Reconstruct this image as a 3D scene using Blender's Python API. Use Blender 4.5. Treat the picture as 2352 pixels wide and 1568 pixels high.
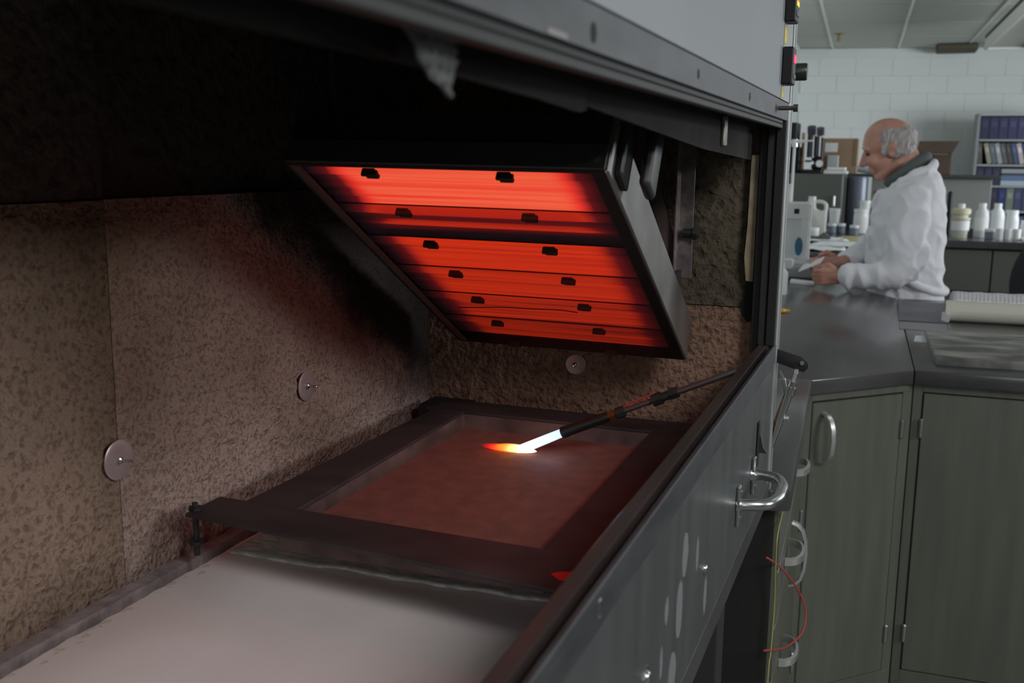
import bpy, bmesh, math, random
from mathutils import Vector, Matrix, noise
R = math.radians
random.seed(7)
for o in list(bpy.data.objects): bpy.data.objects.remove(o)
S = bpy.context.scene; COL = S.collection

# ---------------------------------------------------------------- camera
yaw, pit, rol = .362558, .176591, .011493
cy, sy, cp, sp = math.cos(yaw), math.sin(yaw), math.cos(pit), math.sin(pit)
fwd = Vector((-sy*cp, cy*cp, -sp)); rt = Vector((cy, sy, 0)); up = rt.cross(fwd)
r_ = rt*math.cos(rol)+up*math.sin(rol); u_ = -rt*math.sin(rol)+up*math.cos(rol)
cd = bpy.data.cameras.new('camera'); cam = bpy.data.objects.new('camera', cd); COL.objects.link(cam)
cd.sensor_width = 36; cd.lens = 36*2343/2352; cd.clip_start = .01
M = Matrix((r_, u_, -fwd)).transposed().to_4x4(); M.translation = Vector((0, 0, 1.40)); cam.matrix_world = M
cd.dof.use_dof = True; cd.dof.focus_distance = 1.45; cd.dof.aperture_fstop = 8.5
S.camera = cam
# ---------------------------------------------------------------- world, exposure, large lights
W = bpy.data.worlds.new('world'); S.world = W; W.use_nodes = True
W.node_tree.nodes['Background'].inputs[0].default_value = (.62, .68, .75, 1)
W.node_tree.nodes['Background'].inputs[1].default_value = .06
S.view_settings.view_transform = 'Standard'; S.view_settings.look = 'None'
S.view_settings.exposure = 0; S.view_settings.gamma = 1; S.view_settings.use_curve_mapping = False

def area(name, loc, target, sx, sy_, power, col):
    l = bpy.data.lights.new(name, 'AREA'); l.shape = 'RECTANGLE'; l.size = sx; l.size_y = sy_
    l.energy = power; l.color = col
    o = bpy.data.objects.new(name, l); COL.objects.link(o); o.location = loc
    d = Vector(target)-Vector(loc); o.rotation_euler = d.to_track_quat('-Z', 'Y').to_euler()
    return o
# daylight through the windows of the right wall
area('window_daylight', (3.9, 1.15, 2.38), (-.7, 1.0, 1.2), 1.1, .46, 58, (.98, .97, 1))
area('window_daylight', (3.9, 7.6, 1.75), (-1, 8.4, 1.5), 3.6, 1.1, 150, (.92, .97, 1))
# daylight through the window behind the camera
area('window_daylight', (.10, -2.85, 1.9), (-.5, .6, 1.0), 1.5, 1.0, 16, (.94, .95, 1))
area('ceiling_light_glow', (1.05, -.35, 2.60), (-.3, .3, 1.0), .6, 1.0, 40, (.98, .97, 1))
area('ceiling_light_glow', (1.3, 3.4, 2.62), (1.3, 3.4, 0), .6, 1.2, 2.5, (.97, .98, 1))

# ---------------------------------------------------------------- materials
def mat(name, col, rough=.6, metal=0, var=.0, scale=8, bump=0, bscale=60, col2=None, stretch=(1, 1, 1),
        emit=None, estr=0, alpha=1, trans=0, spec=.5, detail=6, bkind='noise', aniso=None):
    m = bpy.data.materials.new(name); m.use_nodes = True; n = m.node_tree.nodes; l = m.node_tree.links
    b = n['Principled BSDF']; b.inputs['Base Color'].default_value = (*col, 1)
    b.inputs['Roughness'].default_value = rough; b.inputs['Metallic'].default_value = metal
    b.inputs['Specular IOR Level'].default_value = spec
    if alpha < 1: b.inputs['Alpha'].default_value = alpha
    if trans: b.inputs['Transmission Weight'].default_value = trans
    if emit: b.inputs['Emission Color'].default_value = (*emit, 1); b.inputs['Emission Strength'].default_value = estr
    if var or col2 or bump:
        tc = n.new('ShaderNodeTexCoord'); mp = n.new('ShaderNodeMapping'); mp.inputs['Scale'].default_value = stretch
        l.new(tc.outputs['Object'], mp.inputs['Vector'])
    if var or col2:
        t = n.new('ShaderNodeTexNoise'); t.inputs['Scale'].default_value = scale; t.inputs['Detail'].default_value = detail
        l.new(mp.outputs[0], t.inputs['Vector'])
        r = n.new('ShaderNodeValToRGB'); c2 = col2 or tuple(c*(1-var) for c in col)
        r.color_ramp.elements[0].color = (*c2, 1); r.color_ramp.elements[1].color = (*(col if col2 else tuple(min(1, c*(1+var)) for c in col)), 1)
        r.color_ramp.elements[0].position = .35; r.color_ramp.elements[1].position = .65
        l.new(t.outputs['Fac'], r.inputs['Fac']); l.new(r.outputs['Color'], b.inputs['Base Color'])
    if bump:
        if bkind == 'voronoi':
            t2 = n.new('ShaderNodeTexVoronoi'); t2.feature = 'SMOOTH_F1'; t2.inputs['Scale'].default_value = bscale; out = t2.outputs['Distance']
        else:
            t2 = n.new('ShaderNodeTexNoise'); t2.inputs['Scale'].default_value = bscale; t2.inputs['Detail'].default_value = 4; out = t2.outputs['Fac']
        l.new(mp.outputs[0], t2.inputs['Vector'])
        bp = n.new('ShaderNodeBump'); bp.inputs['Strength'].default_value = bump; bp.inputs['Distance'].default_value = .004
        l.new(out, bp.inputs['Height']); l.new(bp.outputs['Normal'], b.inputs['Normal'])
    return m

def board_mat(name, col, col2, bump, bscale, heater_shade=False):
    """pressed mineral board: hollows of a few millimetres, brown heat stains, optional painted heater shadow"""
    m = mat(name, col, .92, col2=col2, scale=5, bump=bump, bscale=bscale, spec=.2)
    n = m.node_tree.nodes; l = m.node_tree.links; b = n['Principled BSDF']
    tc = [x for x in n if x.type == 'TEX_COORD'][0]
    ramp = [x for x in n if x.type == 'VALTORGB'][0]
    v = n.new('ShaderNodeTexNoise'); v.inputs['Scale'].default_value = bscale*.9; v.inputs['Detail'].default_value = 3; v.inputs['Distortion'].default_value = .1
    l.new(tc.outputs['Object'], v.inputs['Vector'])
    r = n.new('ShaderNodeValToRGB'); r.color_ramp.elements[0].position = .36; r.color_ramp.elements[0].color = (.50, .47, .45, 1)
    r.color_ramp.elements[1].position = .50; r.color_ramp.elements[1].color = (1, 1, 1, 1)
    l.new(v.outputs['Fac'], r.inputs['Fac'])
    mx = n.new('ShaderNodeMix'); mx.data_type = 'RGBA'; mx.blend_type = 'MULTIPLY'; mx.inputs[0].default_value = .75
    l.new(ramp.outputs['Color'], mx.inputs[6]); l.new(r.outputs['Color'], mx.inputs[7]); l.new(mx.outputs[2], b.inputs['Base Color'])
    if heater_shade:                           # heater's shadow painted dark into the board colour, ragged edge
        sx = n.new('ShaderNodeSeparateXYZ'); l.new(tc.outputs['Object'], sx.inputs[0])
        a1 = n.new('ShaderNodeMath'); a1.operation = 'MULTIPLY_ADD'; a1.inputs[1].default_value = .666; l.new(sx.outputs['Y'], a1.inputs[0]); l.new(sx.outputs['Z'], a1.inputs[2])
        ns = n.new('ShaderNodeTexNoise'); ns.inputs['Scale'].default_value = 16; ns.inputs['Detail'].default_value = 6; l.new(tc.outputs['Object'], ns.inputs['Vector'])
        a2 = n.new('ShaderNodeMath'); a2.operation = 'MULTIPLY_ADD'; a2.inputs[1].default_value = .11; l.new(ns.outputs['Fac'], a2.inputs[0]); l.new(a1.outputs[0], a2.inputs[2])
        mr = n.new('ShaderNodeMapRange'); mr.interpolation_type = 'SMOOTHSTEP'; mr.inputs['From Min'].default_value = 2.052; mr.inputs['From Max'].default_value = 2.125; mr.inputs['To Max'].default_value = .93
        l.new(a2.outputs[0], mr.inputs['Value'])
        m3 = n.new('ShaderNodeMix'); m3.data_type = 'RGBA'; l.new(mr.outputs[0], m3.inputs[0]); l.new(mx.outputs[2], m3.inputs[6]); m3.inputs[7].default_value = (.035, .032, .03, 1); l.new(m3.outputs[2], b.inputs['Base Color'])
    # broad height: union of pits and lumps
    bp = [x for x in n if x.type == 'BUMP'][0]; l.new(v.outputs['Fac'], bp.inputs['Height']); ramp.color_ramp.elements[0].position = .36; ramp.color_ramp.elements[1].position = .66; bp.inputs['Distance'].default_value = .009; ramp_n = [x for x in n if x.type == 'TEX_NOISE'][0]; ramp_n.inputs['Scale'].default_value = 2.6; ramp_n.inputs['Detail'].default_value = 3
    return m

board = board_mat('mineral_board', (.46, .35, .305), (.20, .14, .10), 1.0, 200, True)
board_near = board_mat('mineral_board_brown_dimmed', (.33, .24, .18), (.12, .085, .055), 1.0, 180)  # browner near board; the weaker light there is put into its colour
board_far = board_mat('mineral_board_coarse', (.33, .20, .14), (.21, .135, .09), .9, 130)
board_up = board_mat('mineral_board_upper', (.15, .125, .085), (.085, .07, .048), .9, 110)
board_dark = board_mat('shade_dark_board', (.10, .085, .07), (.05, .045, .04), .8, 70)  # darkness of the unlit upper boards is put into this colour
white_board = mat('white_floor_board', (.86, .78, .75), .6, col2=(.76, .675, .64), scale=5, bump=.04, bscale=60)
curb_m = mat('board_edge', (.30, .25, .24), .85, var=.35, scale=30, bump=.5, bscale=120)
felt_m = mat('felt_mat', (.62, .62, .57), 1, var=.25, scale=60, bump=.6, bscale=300, stretch=(1, 3, 1))
soot_steel = mat('sooty_steel', (.14, .115, .11), .62, .35, var=.4, scale=14, bump=.15, bscale=60, stretch=(3, 1, 3))
black_steel = mat('black_steel', (.022, .021, .020), .6, .2, var=.3, scale=20)
frame_m = mat('oxidised_frame_steel', (.050, .038, .037), .6, .15, col2=(.030, .024, .024), scale=12, bump=.08, bscale=50, stretch=(1, 2, 1))
bright_steel = mat('brushed_steel', (.42, .42, .41), .22, 1, var=.12, scale=6, stretch=(1, 6, 1))
housing_side = mat('heater_side_steel', (.30, .29, .28), .32, .85, var=.3, scale=9)
chrome = mat('chrome', (.70, .70, .69), .32, .85)
castal = mat('cast_aluminium', (.52, .53, .52), .26, 1, bump=.1, bscale=80)
door_steel = mat('galvanised_door_sheet', (.15, .16, .162), .36, .6, col2=(.115, .124, .126), scale=3, stretch=(1, 10, 1.2))
lintel_m = mat('dark_lintel_steel', (.055, .057, .062), .5, .3, col2=(.035, .036, .040), scale=9, stretch=(1, 2, 6))
rail_m = mat('trough_rail_steel', (.13, .10, .092), .28, .7, var=.2, scale=10, stretch=(1, .3, 1))
white_paint = mat('pale_grey_paint', (.185, .204, .208), .55, var=.04, scale=3)
specimen_m = mat('brown_test_board', (.21, .076, .056), .8, var=.15, scale=40, bump=.5, bscale=420)
red_m = mat('red_glint_colour', (.95, .03, .02), .5)
clip_m = mat('heater_clip', (.03, .022, .022), .7)
mica = mat('insulation_washer', (.42, .34, .33), .35, .5, bump=.1, bscale=50)
counter_m = mat('black_resin_worktop', (.06, .059, .062), .2, var=.25, scale=7, bump=.03, bscale=20, stretch=(1, .3, 1), spec=.65)
cab_m = mat('sage_green_cabinet_paint', (.102, .110, .086), .45, var=.10, scale=5, stretch=(6, 6, .5))
gap_m = mat('dark_gap', (.012, .012, .011), .9)
room_paint = mat('grey_painted_wall', (.34, .36, .36), .8)
wallp = mat('painted_block', (.80, .84, .83), .75, bump=.15, bscale=120)
ceil_m = mat('ceiling_tile', (.58, .60, .55), .95, bump=.2, bscale=200)
tbar = mat('ceiling_grid_bar', (.82, .83, .79), .6)
floor_m = mat('vinyl_floor', (.16, .16, .15), .5, var=.15, scale=4)
blk = mat('black_plastic', (.010, .010, .011), .45, spec=.25)
wht = mat('white_plastic', (.72, .74, .74), .4)
translucent = mat('milky_plastic', (.60, .61, .58), .35, spec=.5)
paper_m = mat('white_paper', (.75, .76, .77), .8)
cream = mat('cream_plastic_tube', (.55, .55, .47), .5)
yellow_m = mat('yellow_sticker', (.60, .50, .05), .6)
card_m = mat('cardboard', (.30, .20, .13), .85, var=.08)
card_dark = mat('brown_cardboard', (.085, .058, .042), .85, var=.1)
greygreen = mat('dark_sage_steel', (.085, .09, .08), .5)
bluegrey = mat('blue_grey_steel', (.10, .115, .15), .35, .3)
lightgrey = mat('grey_steel', (.22, .225, .215), .5)
skin = mat('skin', (.50, .255, .19), .5, var=.08, scale=18)
hair_m = mat('grey_hair', (.50, .475, .47), .8, col2=(.30, .27, .26), scale=60, stretch=(2, 1, .5), bump=.8, bscale=140)
coat_m = mat('white_cotton', (.74, .75, .79), .85, bump=.1, bscale=40)
shirt_m = mat('dark_grey_shirt', (.09, .105, .105), .85)
trouser_m = mat('dark_trousers', (.05, .05, .06), .85)
wire_red = mat('red_wire', (.42, .05, .04), .4)
wire_yel = mat('yellow_wire', (.30, .29, .08), .5)
glass = mat('draft_shield_glass', (.8, .85, .85), .05, alpha=.22)
jargrey = mat('grey_label_jar', (.16, .19, .24), .4)
red_led = mat('red_display', (.1, 0, 0), .4, emit=(1, .02, .12), estr=1.0)
yel_led = mat('yellow_display', (.1, .1, 0), .4, emit=(.85, .8, .02), estr=.9)

# ---------------------------------------------------------------- helpers
def link(o, parent=None, label=None, cat=None, group=None, kind=None):
    COL.objects.link(o)
    if parent is not None: o.parent = parent
    if label: o['label'] = label
    if cat: o['category'] = cat
    if group: o['group'] = group
    if kind: o['kind'] = kind
    return o
def thing(name, label, cat, loc=(0, 0, 0), rz=0, group=None):
    o = bpy.data.objects.new(name, None); o.location = loc; o.rotation_euler = (0, 0, rz); o.empty_display_size = .05
    return link(o, None, label, cat, group)
class MB:
    def __init__(s): s.b = bmesh.new()
    def _add(s, tmp, mx=None):
        if mx is not None: tmp.transform(mx)
        me = bpy.data.meshes.new('t'); tmp.to_mesh(me); tmp.free(); s.b.from_mesh(me); bpy.data.meshes.remove(me); return s
    def box(s, x0, x1, y0, y1, z0, z1, bev=0, mx=None, seg=1):
        t = bmesh.new(); bmesh.ops.create_cube(t, size=1)
        bmesh.ops.scale(t, vec=(abs(x1-x0), abs(y1-y0), abs(z1-z0)), verts=t.verts)
        bmesh.ops.translate(t, vec=((x0+x1)/2, (y0+y1)/2, (z0+z1)/2), verts=t.verts)
        if bev: bmesh.ops.bevel(t, geom=t.edges[:], offset=bev, segments=seg, affect='EDGES', profile=.5)
        return s._add(t, mx)
    def prism(s, pts, z0, z1, bev=0, mx=None):
        t = bmesh.new(); v = [t.verts.new((x, y, z0)) for x, y in pts]; f = t.faces.new(v)
        r = bmesh.ops.extrude_face_region(t, geom=[f])
        for e in r['geom']:
            if isinstance(e, bmesh.types.BMVert): e.co.z = z1
        bmesh.ops.recalc_face_normals(t, faces=t.faces)
        if bev: bmesh.ops.bevel(t, geom=t.edges[:], offset=bev, segments=2, affect='EDGES', profile=.5)
        return s._add(t, mx)
    def lathe(s, prof, c=(0, 0, 0), n=24, mx=None):
        t = bmesh.new(); rings = []
        for r, z in prof:
            rings.append([t.verts.new((c[0]+r*math.cos(2*math.pi*k/n), c[1]+r*math.sin(2*math.pi*k/n), c[2]+z)) for k in range(n)])
        for a, b in zip(rings, rings[1:]):
            for k in range(n): t.faces.new((a[k], a[(k+1) % n], b[(k+1) % n], b[k]))
        t.faces.new(rings[0][::-1]); t.faces.new(rings[-1])
        bmesh.ops.recalc_face_normals(t, faces=t.faces)
        return s._add(t, mx)
    def rod(s, a, b, r, r2=None, n=16, prof=None):
        a = Vector(a); b = Vector(b); d = b-a; L = d.length
        mx = Matrix.Translation(a) @ d.to_track_quat('Z', 'Y').to_matrix().to_4x4()
        return s.lathe(prof or [(r, 0), (r if r2 is None else r2, L)], n=n, mx=mx)
    def tube(s, pts, r, n=10, closed=False):
        pts = [Vector(p) for p in pts]; rr = r if isinstance(r, (list, tuple)) else [r]*len(pts)
        rings = []; ref = None
        for i, p in enumerate(pts):
            d = (pts[min(i+1, len(pts)-1)]-pts[max(i-1, 0)]).normalized()
            if ref is None: ref = d.orthogonal().normalized()
            ref = (ref-d*ref.dot(d)).normalized(); q = d.cross(ref)
            rings.append([s.b.verts.new(p+(ref*math.cos(2*math.pi*k/n)+q*math.sin(2*math.pi*k/n))*rr[i]) for k in range(n)])
        for a, b in zip(rings, rings[1:]):
            for k in range(n): s.b.faces.new((a[k], a[(k+1) % n], b[(k+1) % n], b[k]))
        s.b.faces.new(rings[0][::-1]); s.b.faces.new(rings[-1]); return s
    def ell(s, c, r, rot=None, seg=20):
        t = bmesh.new(); bmesh.ops.create_uvsphere(t, u_segments=seg, v_segments=seg//2+2, radius=1)
        mx = Matrix.Translation(c) @ (rot.to_4x4() if rot else Matrix()) @ Matrix.Diagonal((*r, 1)); return s._add(t, mx)
    def cap(s, a, r0, b, r1):
        s.ell(a, (r0,)*3, seg=16); s.ell(b, (r1,)*3, seg=16); return s.rod(a, b, r0, r1, n=20)
    def poly(s, verts, faces):
        v = [s.b.verts.new(p) for p in verts]
        for f in faces: s.b.faces.new([v[i] for i in f])
        return s
    def mesh(s, name, m, smooth=35):
        me = bpy.data.meshes.new(name); s.b.to_mesh(me); s.b.free(); me.materials.append(m)
        if smooth:
            for p in me.polygons: p.use_smooth = True
            try: me.set_sharp_from_angle(angle=R(smooth))
            except Exception: pass
        return me
    def build(s, name, m, parent=None, label=None, cat=None, group=None, kind=None, smooth=35, loc=None):
        o = bpy.data.objects.new(name, s.mesh(name, m, smooth))
        if loc is not None: o.location = loc
        return link(o, parent, label, cat, group, kind)
def smoothpath(pts, n=8):
    pts = [Vector(p) for p in pts]; out = []
    P = [pts[0]]+pts+[pts[-1]]
    for i in range(1, len(P)-2):
        for k in range(n):
            t = k/n; a, b, c, d = P[i-1], P[i], P[i+1], P[i+2]
            out.append(.5*((2*b)+(-a+c)*t+(2*a-5*b+4*c-d)*t*t+(-a+3*b-3*c+d)*t**3))
    out.append(pts[-1]); return out

# ================================================================ THE ROOM
PHI = R(2.28)                       # the laboratory is turned a little against the test cabinet
def room(x, y): return (x*math.cos(PHI)-y*math.sin(PHI), x*math.sin(PHI)+y*math.cos(PHI))
FY0, FY1 = 12.40, 12.88             # far wall meets the left and right sides
def far_y(x): return 12.42+(x+1.234)*.20
fang = math.atan(.20)
MB().box(-3, 6, -4, 14.5, -.1, 0).build('floor', floor_m, kind='structure')
wl = MB().prism([(-.80, -3.0), (-.95, -3.0), (-1.40, 12.45), (-1.234, 12.42)], 0, 2.68).build('wall_left', wallp, kind='structure')
wf = MB().prism([(-1.4, far_y(-1.4)+.004), (4.2, far_y(4.2)+.004), (4.2, far_y(4.2)+.2), (-1.4, far_y(-1.4)+.2)], 0, 2.68).build('wall_far', mat('mortar', (.78, .82, .81), .9), kind='structure')
bm_ = MB().box(-.1990, .1990, -.010, .004, -.0972, .0972, .0012); bme = bm_.mesh('block', wallp, 0)
for row in range(5, 14):
    for k in range(-1, 11):
        s_ = .4*k+(.2 if row % 2 else 0)+.02
        x = -1.234+s_*math.cos(fang)
        if x < -1.22 or x > 2.4: continue
        z = .18+.1955*row-.05
        if z+.1 > 2.68: continue
        o = bpy.data.objects.new('block', bme); o.location = (x, far_y(x)-.0, z); o.rotation_euler = (0, 0, fang); link(o, wf)
MB().box(4.0, 4.15, -3, 13.4, 0, 1.1).box(4.0, 4.15, 2.3, 13.4, 2.45, 2.68).box(4.0, 4.15, -3, .1, 1.1, 2.68).box(4.0, 4.15, .1, 2.3, 1.1, 2.05).box(4.0, 4.15, 2.3, 5.5, 1.1, 2.45).box(4.0, 4.15, 9.7, 13.4, 1.1, 2.45).build('wall_right', room_paint, kind='structure')
MB().box(-.95, 4.15, -3.15, -3, 0, 1.35).box(-.95, 4.15, -3.15, -3, 2.45, 2.68).box(-.95, -.2, -3.15, -3, 1.35, 2.45).box(1.3, 4.15, -3.15, -3, 1.35, 2.45).build('wall_back', room_paint, kind='structure')
for i, (a, b, c, d) in enumerate(((.1, 2.3, 2.05, 2.66), (5.5, 9.7, 1.1, 2.45))):
    w = MB().box(4.02, 4.1, a, a+.05, c, d).box(4.02, 4.1, b-.05, b, c, d).box(4.02, 4.1, a, b, c, c+.05).box(4.02, 4.1, a, b, d-.05, d).box(4.02, 4.1, (a+b)/2-.02, (a+b)/2+.02, c, d).build('window_%d' % (i+1), tbar, kind='structure')
MB().box(-.2, 1.3, -3.1, -3.04, 1.35, 1.4).box(-.2, 1.3, -3.1, -3.04, 2.4, 2.45).box(-.2, -.15, -3.1, -3.04, 1.35, 2.45).box(1.25, 1.3, -3.1, -3.04, 1.35, 2.45).build('window_3', tbar, kind='structure')
ceil = MB().box(-1.5, 4.2, -3.2, 13.6, 2.70, 2.80).build('ceiling', ceil_m, kind='structure')
# suspended ceiling tiles: the long joints run with the room, the cross joints with the far wall
def cpt(i, j):                       # i across, j from the far wall towards the camera
    x = -.8840-.10+.72*i; base = Vector((-.884+.70*i, 12.43+.18*i, 0)); d = Vector((math.sin(PHI), -math.cos(PHI), 0))
    return base+d*1.12*j
tile = None
for i in range(-1, 4):
    for j in range(0, 8):
        a, b, c, d = cpt(i, j), cpt(i+1, j), cpt(i+1, j+1), cpt(i, j+1)
        if tile is None:
            o_ = (a+b+c+d)/4
            ins = lambda p: (p-o_)*.985
            tile = MB().prism([ins(p)[:2] for p in (a, b, c, d)], -.008, .008).mesh('ceiling_tile', ceil_m, 0)
        o = bpy.data.objects.new('ceiling_tile', tile); q = (a+b+c+d)/4; o.location = (q.x, q.y, 2.690); link(o, ceil)
g = MB()
for i in range(-1, 5):
    a, b = cpt(i, -.3), cpt(i, 8); g.rod((a.x, a.y, 2.683), (b.x, b.y, 2.683), .013, n=4)
g.build('ceiling_grid', tbar, ceil)
g = MB()
for j in range(0, 9):
    a, b = cpt(-1, j), cpt(4, j); g.rod((a.x, a.y, 2.686), (b.x, b.y, 2.686), .0075, n=4)
g.build('ceiling_grid', mat('ceiling_cross_bar', (.42, .43, .41), .7), ceil)
# hanging louvred lamp
lf = thing('ceiling_lamp', 'long louvred fluorescent lamp hanging under the ceiling at the top right', 'lamp', (.56, 10.2, 2.40), PHI)
MB().box(0, .03, -4.2, 0, 0, .09, .004).box(.33, .36, -4.2, 0, 0, .09, .004).box(0, .36, -.03, 0, 0, .09).build('housing', tbar, lf)
MB().box(0, .36, -4.2, 0, .09, .13, .01).build('top_cover', mat('lamp_cover', (.05, .05, .035), .6), lf)
lv = MB().box(.03, .33, -.004, .004, .01, .07).mesh('louvre', mat('lamp_louvre', (.35, .36, .33), .5), 0)
for k in range(34):
    o = bpy.data.objects.new('louvre', lv); o.location = (0, -.1-.12*k, 0); link(o, lf)
MB().rod((.18, -.4, .13), (.18, -.4, .28), .006).rod((.18, -3.8, .13), (.18, -3.8, .28), .006).build('hanger', tbar, lf)
MB().box(.20, .62, 12.25, 12.6, 2.60, 2.68, .02).build('ceiling_dark_box', mat('dark_brown_box', (.10, .09, .06), .8), label='short dark box under the ceiling where it meets the far wall', cat='duct')  # plain dark brown box at the ceiling edge
sh = thing('sprinkler', 'small brass sprinkler head hanging from the ceiling tiles', 'sprinkler', (-.735, 11.1, 2.683))
MB().lathe([(.05, 0), (.05, -.006), (.014, -.02), (.014, -.05)]).build('escutcheon', mat('brass', (.35, .28, .16), .4, .8), sh)
MB().lathe([(.012, -.05), (.026, -.07), (.026, -.085), (.004, -.10)]).ell((0, 0, -.07), (.02, .02, .02)).build('head', mat('brass_bulb', (.75, .65, .4), .25, .9), sh)

# ================================================================ CABINETS AND WORKTOPS
CT = .90; CTH = .036
MB().prism([(-.84, 2.36), (-.17, 2.43), (.0536, 2.655), (.0, 4.09), (-.245, 4.50), (-.33, 5.3), (-.98, 5.3)], CT-CTH, CT, .003).build('worktop', counter_m, label='black resin worktop the man leans on, with the slanted front corner', cat='worktop')
MB().prism([(.0556, 2.656), (1.9, 2.72), (1.9, 4.16), (.17, 4.10), (.002, 4.09)], CT-CTH, CT, .003).build('worktop', counter_m, label='black resin worktop at the right edge carrying the stone slab', cat='worktop')
MB().prism([(-.131, 1.575), (-.170, 2.428), (-.5, 2.395), (-.5, 1.60), (-.16, 1.565)], CT-CTH, CT, .004).build('worktop', counter_m, label='narrow black worktop strip running behind the test cabinet door', cat='worktop')

def strap_handle(parent, p, q, out, w=.0075, name='handle', m=chrome):
    """arched strap pull from p to q, bulging along out"""
    p = Vector(p); q = Vector(q); out = Vector(out); d = (q-p).normalized(); side = d.cross(out.normalized()).normalized()
    L = (q-p).length; H = out.length; pts = []
    for t, h in ((0, 0), (.035, .40), (.12, .74), (.28, .95), (.5, 1.02), (.72, .95), (.88, .74), (.965, .40), (1, 0)):
        pts.append((t, h))
    b = MB(); rings = []
    for i, (t, h) in enumerate(pts):
        c = p+d*L*t+out*h; tn = Vector((pts[min(i+1, 8)][0]-pts[max(i-1, 0)][0], 0, 0)).x*L*d+(pts[min(i+1, 8)][1]-pts[max(i-1, 0)][1])*out
        tn.normalize(); nrm = side.cross(tn).normalized(); th = .0028
        rings.append([b.b.verts.new(c+side*w*sx_+nrm*th*sz_) for sx_, sz_ in ((-1, -1), (-.8, 1), (.8, 1), (1, -1))])
    for a, c in zip(rings, rings[1:]):
        for k in range(4): b.b.faces.new((a[k], a[(k+1) % 4], c[(k+1) % 4], c[k]))
    b.b.faces.new(rings[0][::-1]); b.b.faces.new(rings[-1]); bmesh.ops.recalc_face_normals(b.b, faces=b.b.faces)
    return b.build(name, m, parent)
def hinge(parent, p, L=.05):
    p = Vector(p)
    return MB().rod(p-Vector((0, 0, L/2)), p+Vector((0, 0, L/2)), .006, n=12, prof=[(.003, 0), (.006, .004), (.006, L*.33), (.0053, L*.335), (.006, L*.34), (.006, L*.66), (.0053, L*.665), (.006, L*.67), (.006, L-.004), (.003, L)]).build('hinge', castal, parent)

# slanted corner cabinet
a = Vector((-.172, 2.452, 0)); bb = Vector((.054, 2.677, 0)); L = (bb-a).length
cc = thing('corner_cabinet', 'sage green cabinet with one door set across the slanted corner', 'cabinet', a, math.atan2(bb.y-a.y, bb.x-a.x))
MB().box(0, L, .004, .05, .0, .864).build('carcass', gap_m, cc)
MB().box(0, L, 0, .02, .843, .864, .001).box(0, L, 0, .02, .04, .098, .001).box(-.018, .004, 0, .02, .04, .864).box(L-.030, L, 0, .02, .098, .843, .001).build('face_frame', cab_m, cc)
dr = MB().box(.006, L-.0335, -.003, .018, .101, .839, .002).build('door', cab_m, cc)
strap_handle(dr, (.038, -.003, .688), (.038, -.003, .815), (0, -.038, 0))
hinge(cc, (L-.032, -.006, .750)); hinge(cc, (L-.032, -.006, .205))
# right cabinet
rc = thing('base_cabinet', 'dark sage green cabinet at the right edge under the slab worktop', 'cabinet', (.056, 2.680, 0), R(1.6))
MB().box(0, 1.8, .004, .6, 0, .864).build('carcass', gap_m, rc)
MB().box(0, .022, 0, .02, .04, .864, .001).box(.022, 1.8, 0, .02, .842, .864, .001).box(.022, 1.8, 0, .02, .04, .098, .001).box(.66, .70, 0, .02, .098, .842).build('face_frame', cab_m, rc)
MB().box(.025, .657, -.003, .018, .101, .839, .002).build('door', cab_m, rc)
d2 = MB().box(.703, 1.75, -.003, .018, .101, .839, .002).build('door', cab_m, rc)
hinge(rc, (.024, -.006, .750)); hinge(rc, (.024, -.006, .203))
# drawer and door unit behind the test cabinet (faces +X)
sc = thing('drawer_cabinet', 'sage green drawer and door cabinet seen edge-on behind the test cabinet leg', 'cabinet', (-.150, 1.60, 0), PHI)
MB().box(-.5, -.006, 0, .835, .04, .864).build('carcass', gap_m, sc)
MB().box(-.02, 0, 0, .835, .845, .864).box(-.02, 0, 0, .835, .04, .1).box(-.02, 0, .79, .868, .04, .864).box(-.02, 0, 0, .015, .1, .845).build('face_frame', cab_m, sc)
zs = [.842, .745, .648, .551, .454, .35]
for k in range(5):
    d = MB().box(-.02, .004, .02, .40, zs[k+1]+.004, zs[k], .002).build('drawer', cab_m, sc)
    if k in (1, 3): strap_handle(d, (.004, .19, (zs[k]+zs[k+1])/2), (.004, .30, (zs[k]+zs[k+1])/2), (.030, 0, 0))
d = MB().box(-.02, .004, .405, .785, .745, .842, .002).build('drawer', cab_m, sc)
strap_handle(d, (.004, .40, .80), (.004, .50, .80), (.024, 0, 0))
d = MB().box(-.02, .004, .405, .785, .101, .738, .002).build('door', cab_m, sc)
strap_handle(d, (.004, .43, .555), (.004, .43, .69), (.030, 0, 0))
hinge(sc, (.008, .787, .57), .055); hinge(sc, (.008, .787, .21), .055)
MB().box(-.02, .004, .02, .40, .101, .345, .002).build('drawer', cab_m, sc)
wp = smoothpath([(-.150, 1.463, .828), (-.1470, 1.67, .732), (-.1269, 1.76, .6641), (-.1111, 1.78, .6175), (-.1125, 1.76, .5848), (-.1343, 1.70, .5798), (-.150, 1.50, .664)], 10)
MB().tube(wp, .0016, 8).build('red_wire', wire_red, label='thin red wire looping out beside the black leg of the test cabinet', cat='wire')
MB().tube(smoothpath([(-.146, 1.615, .849), (-.1455, 1.552, .8315), (-.146, 1.556, .787), (-.146, 1.575, .70), (-.146, 1.56, .631), (-.146, 1.537, .598), (-.146, 1.50, .30), (-.146, 1.50, .003)], 6), .0013, 6).build('yellow_wire', wire_yel, label='thin yellow wire hanging down in front of the grazing drawers', cat='wire')

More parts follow.
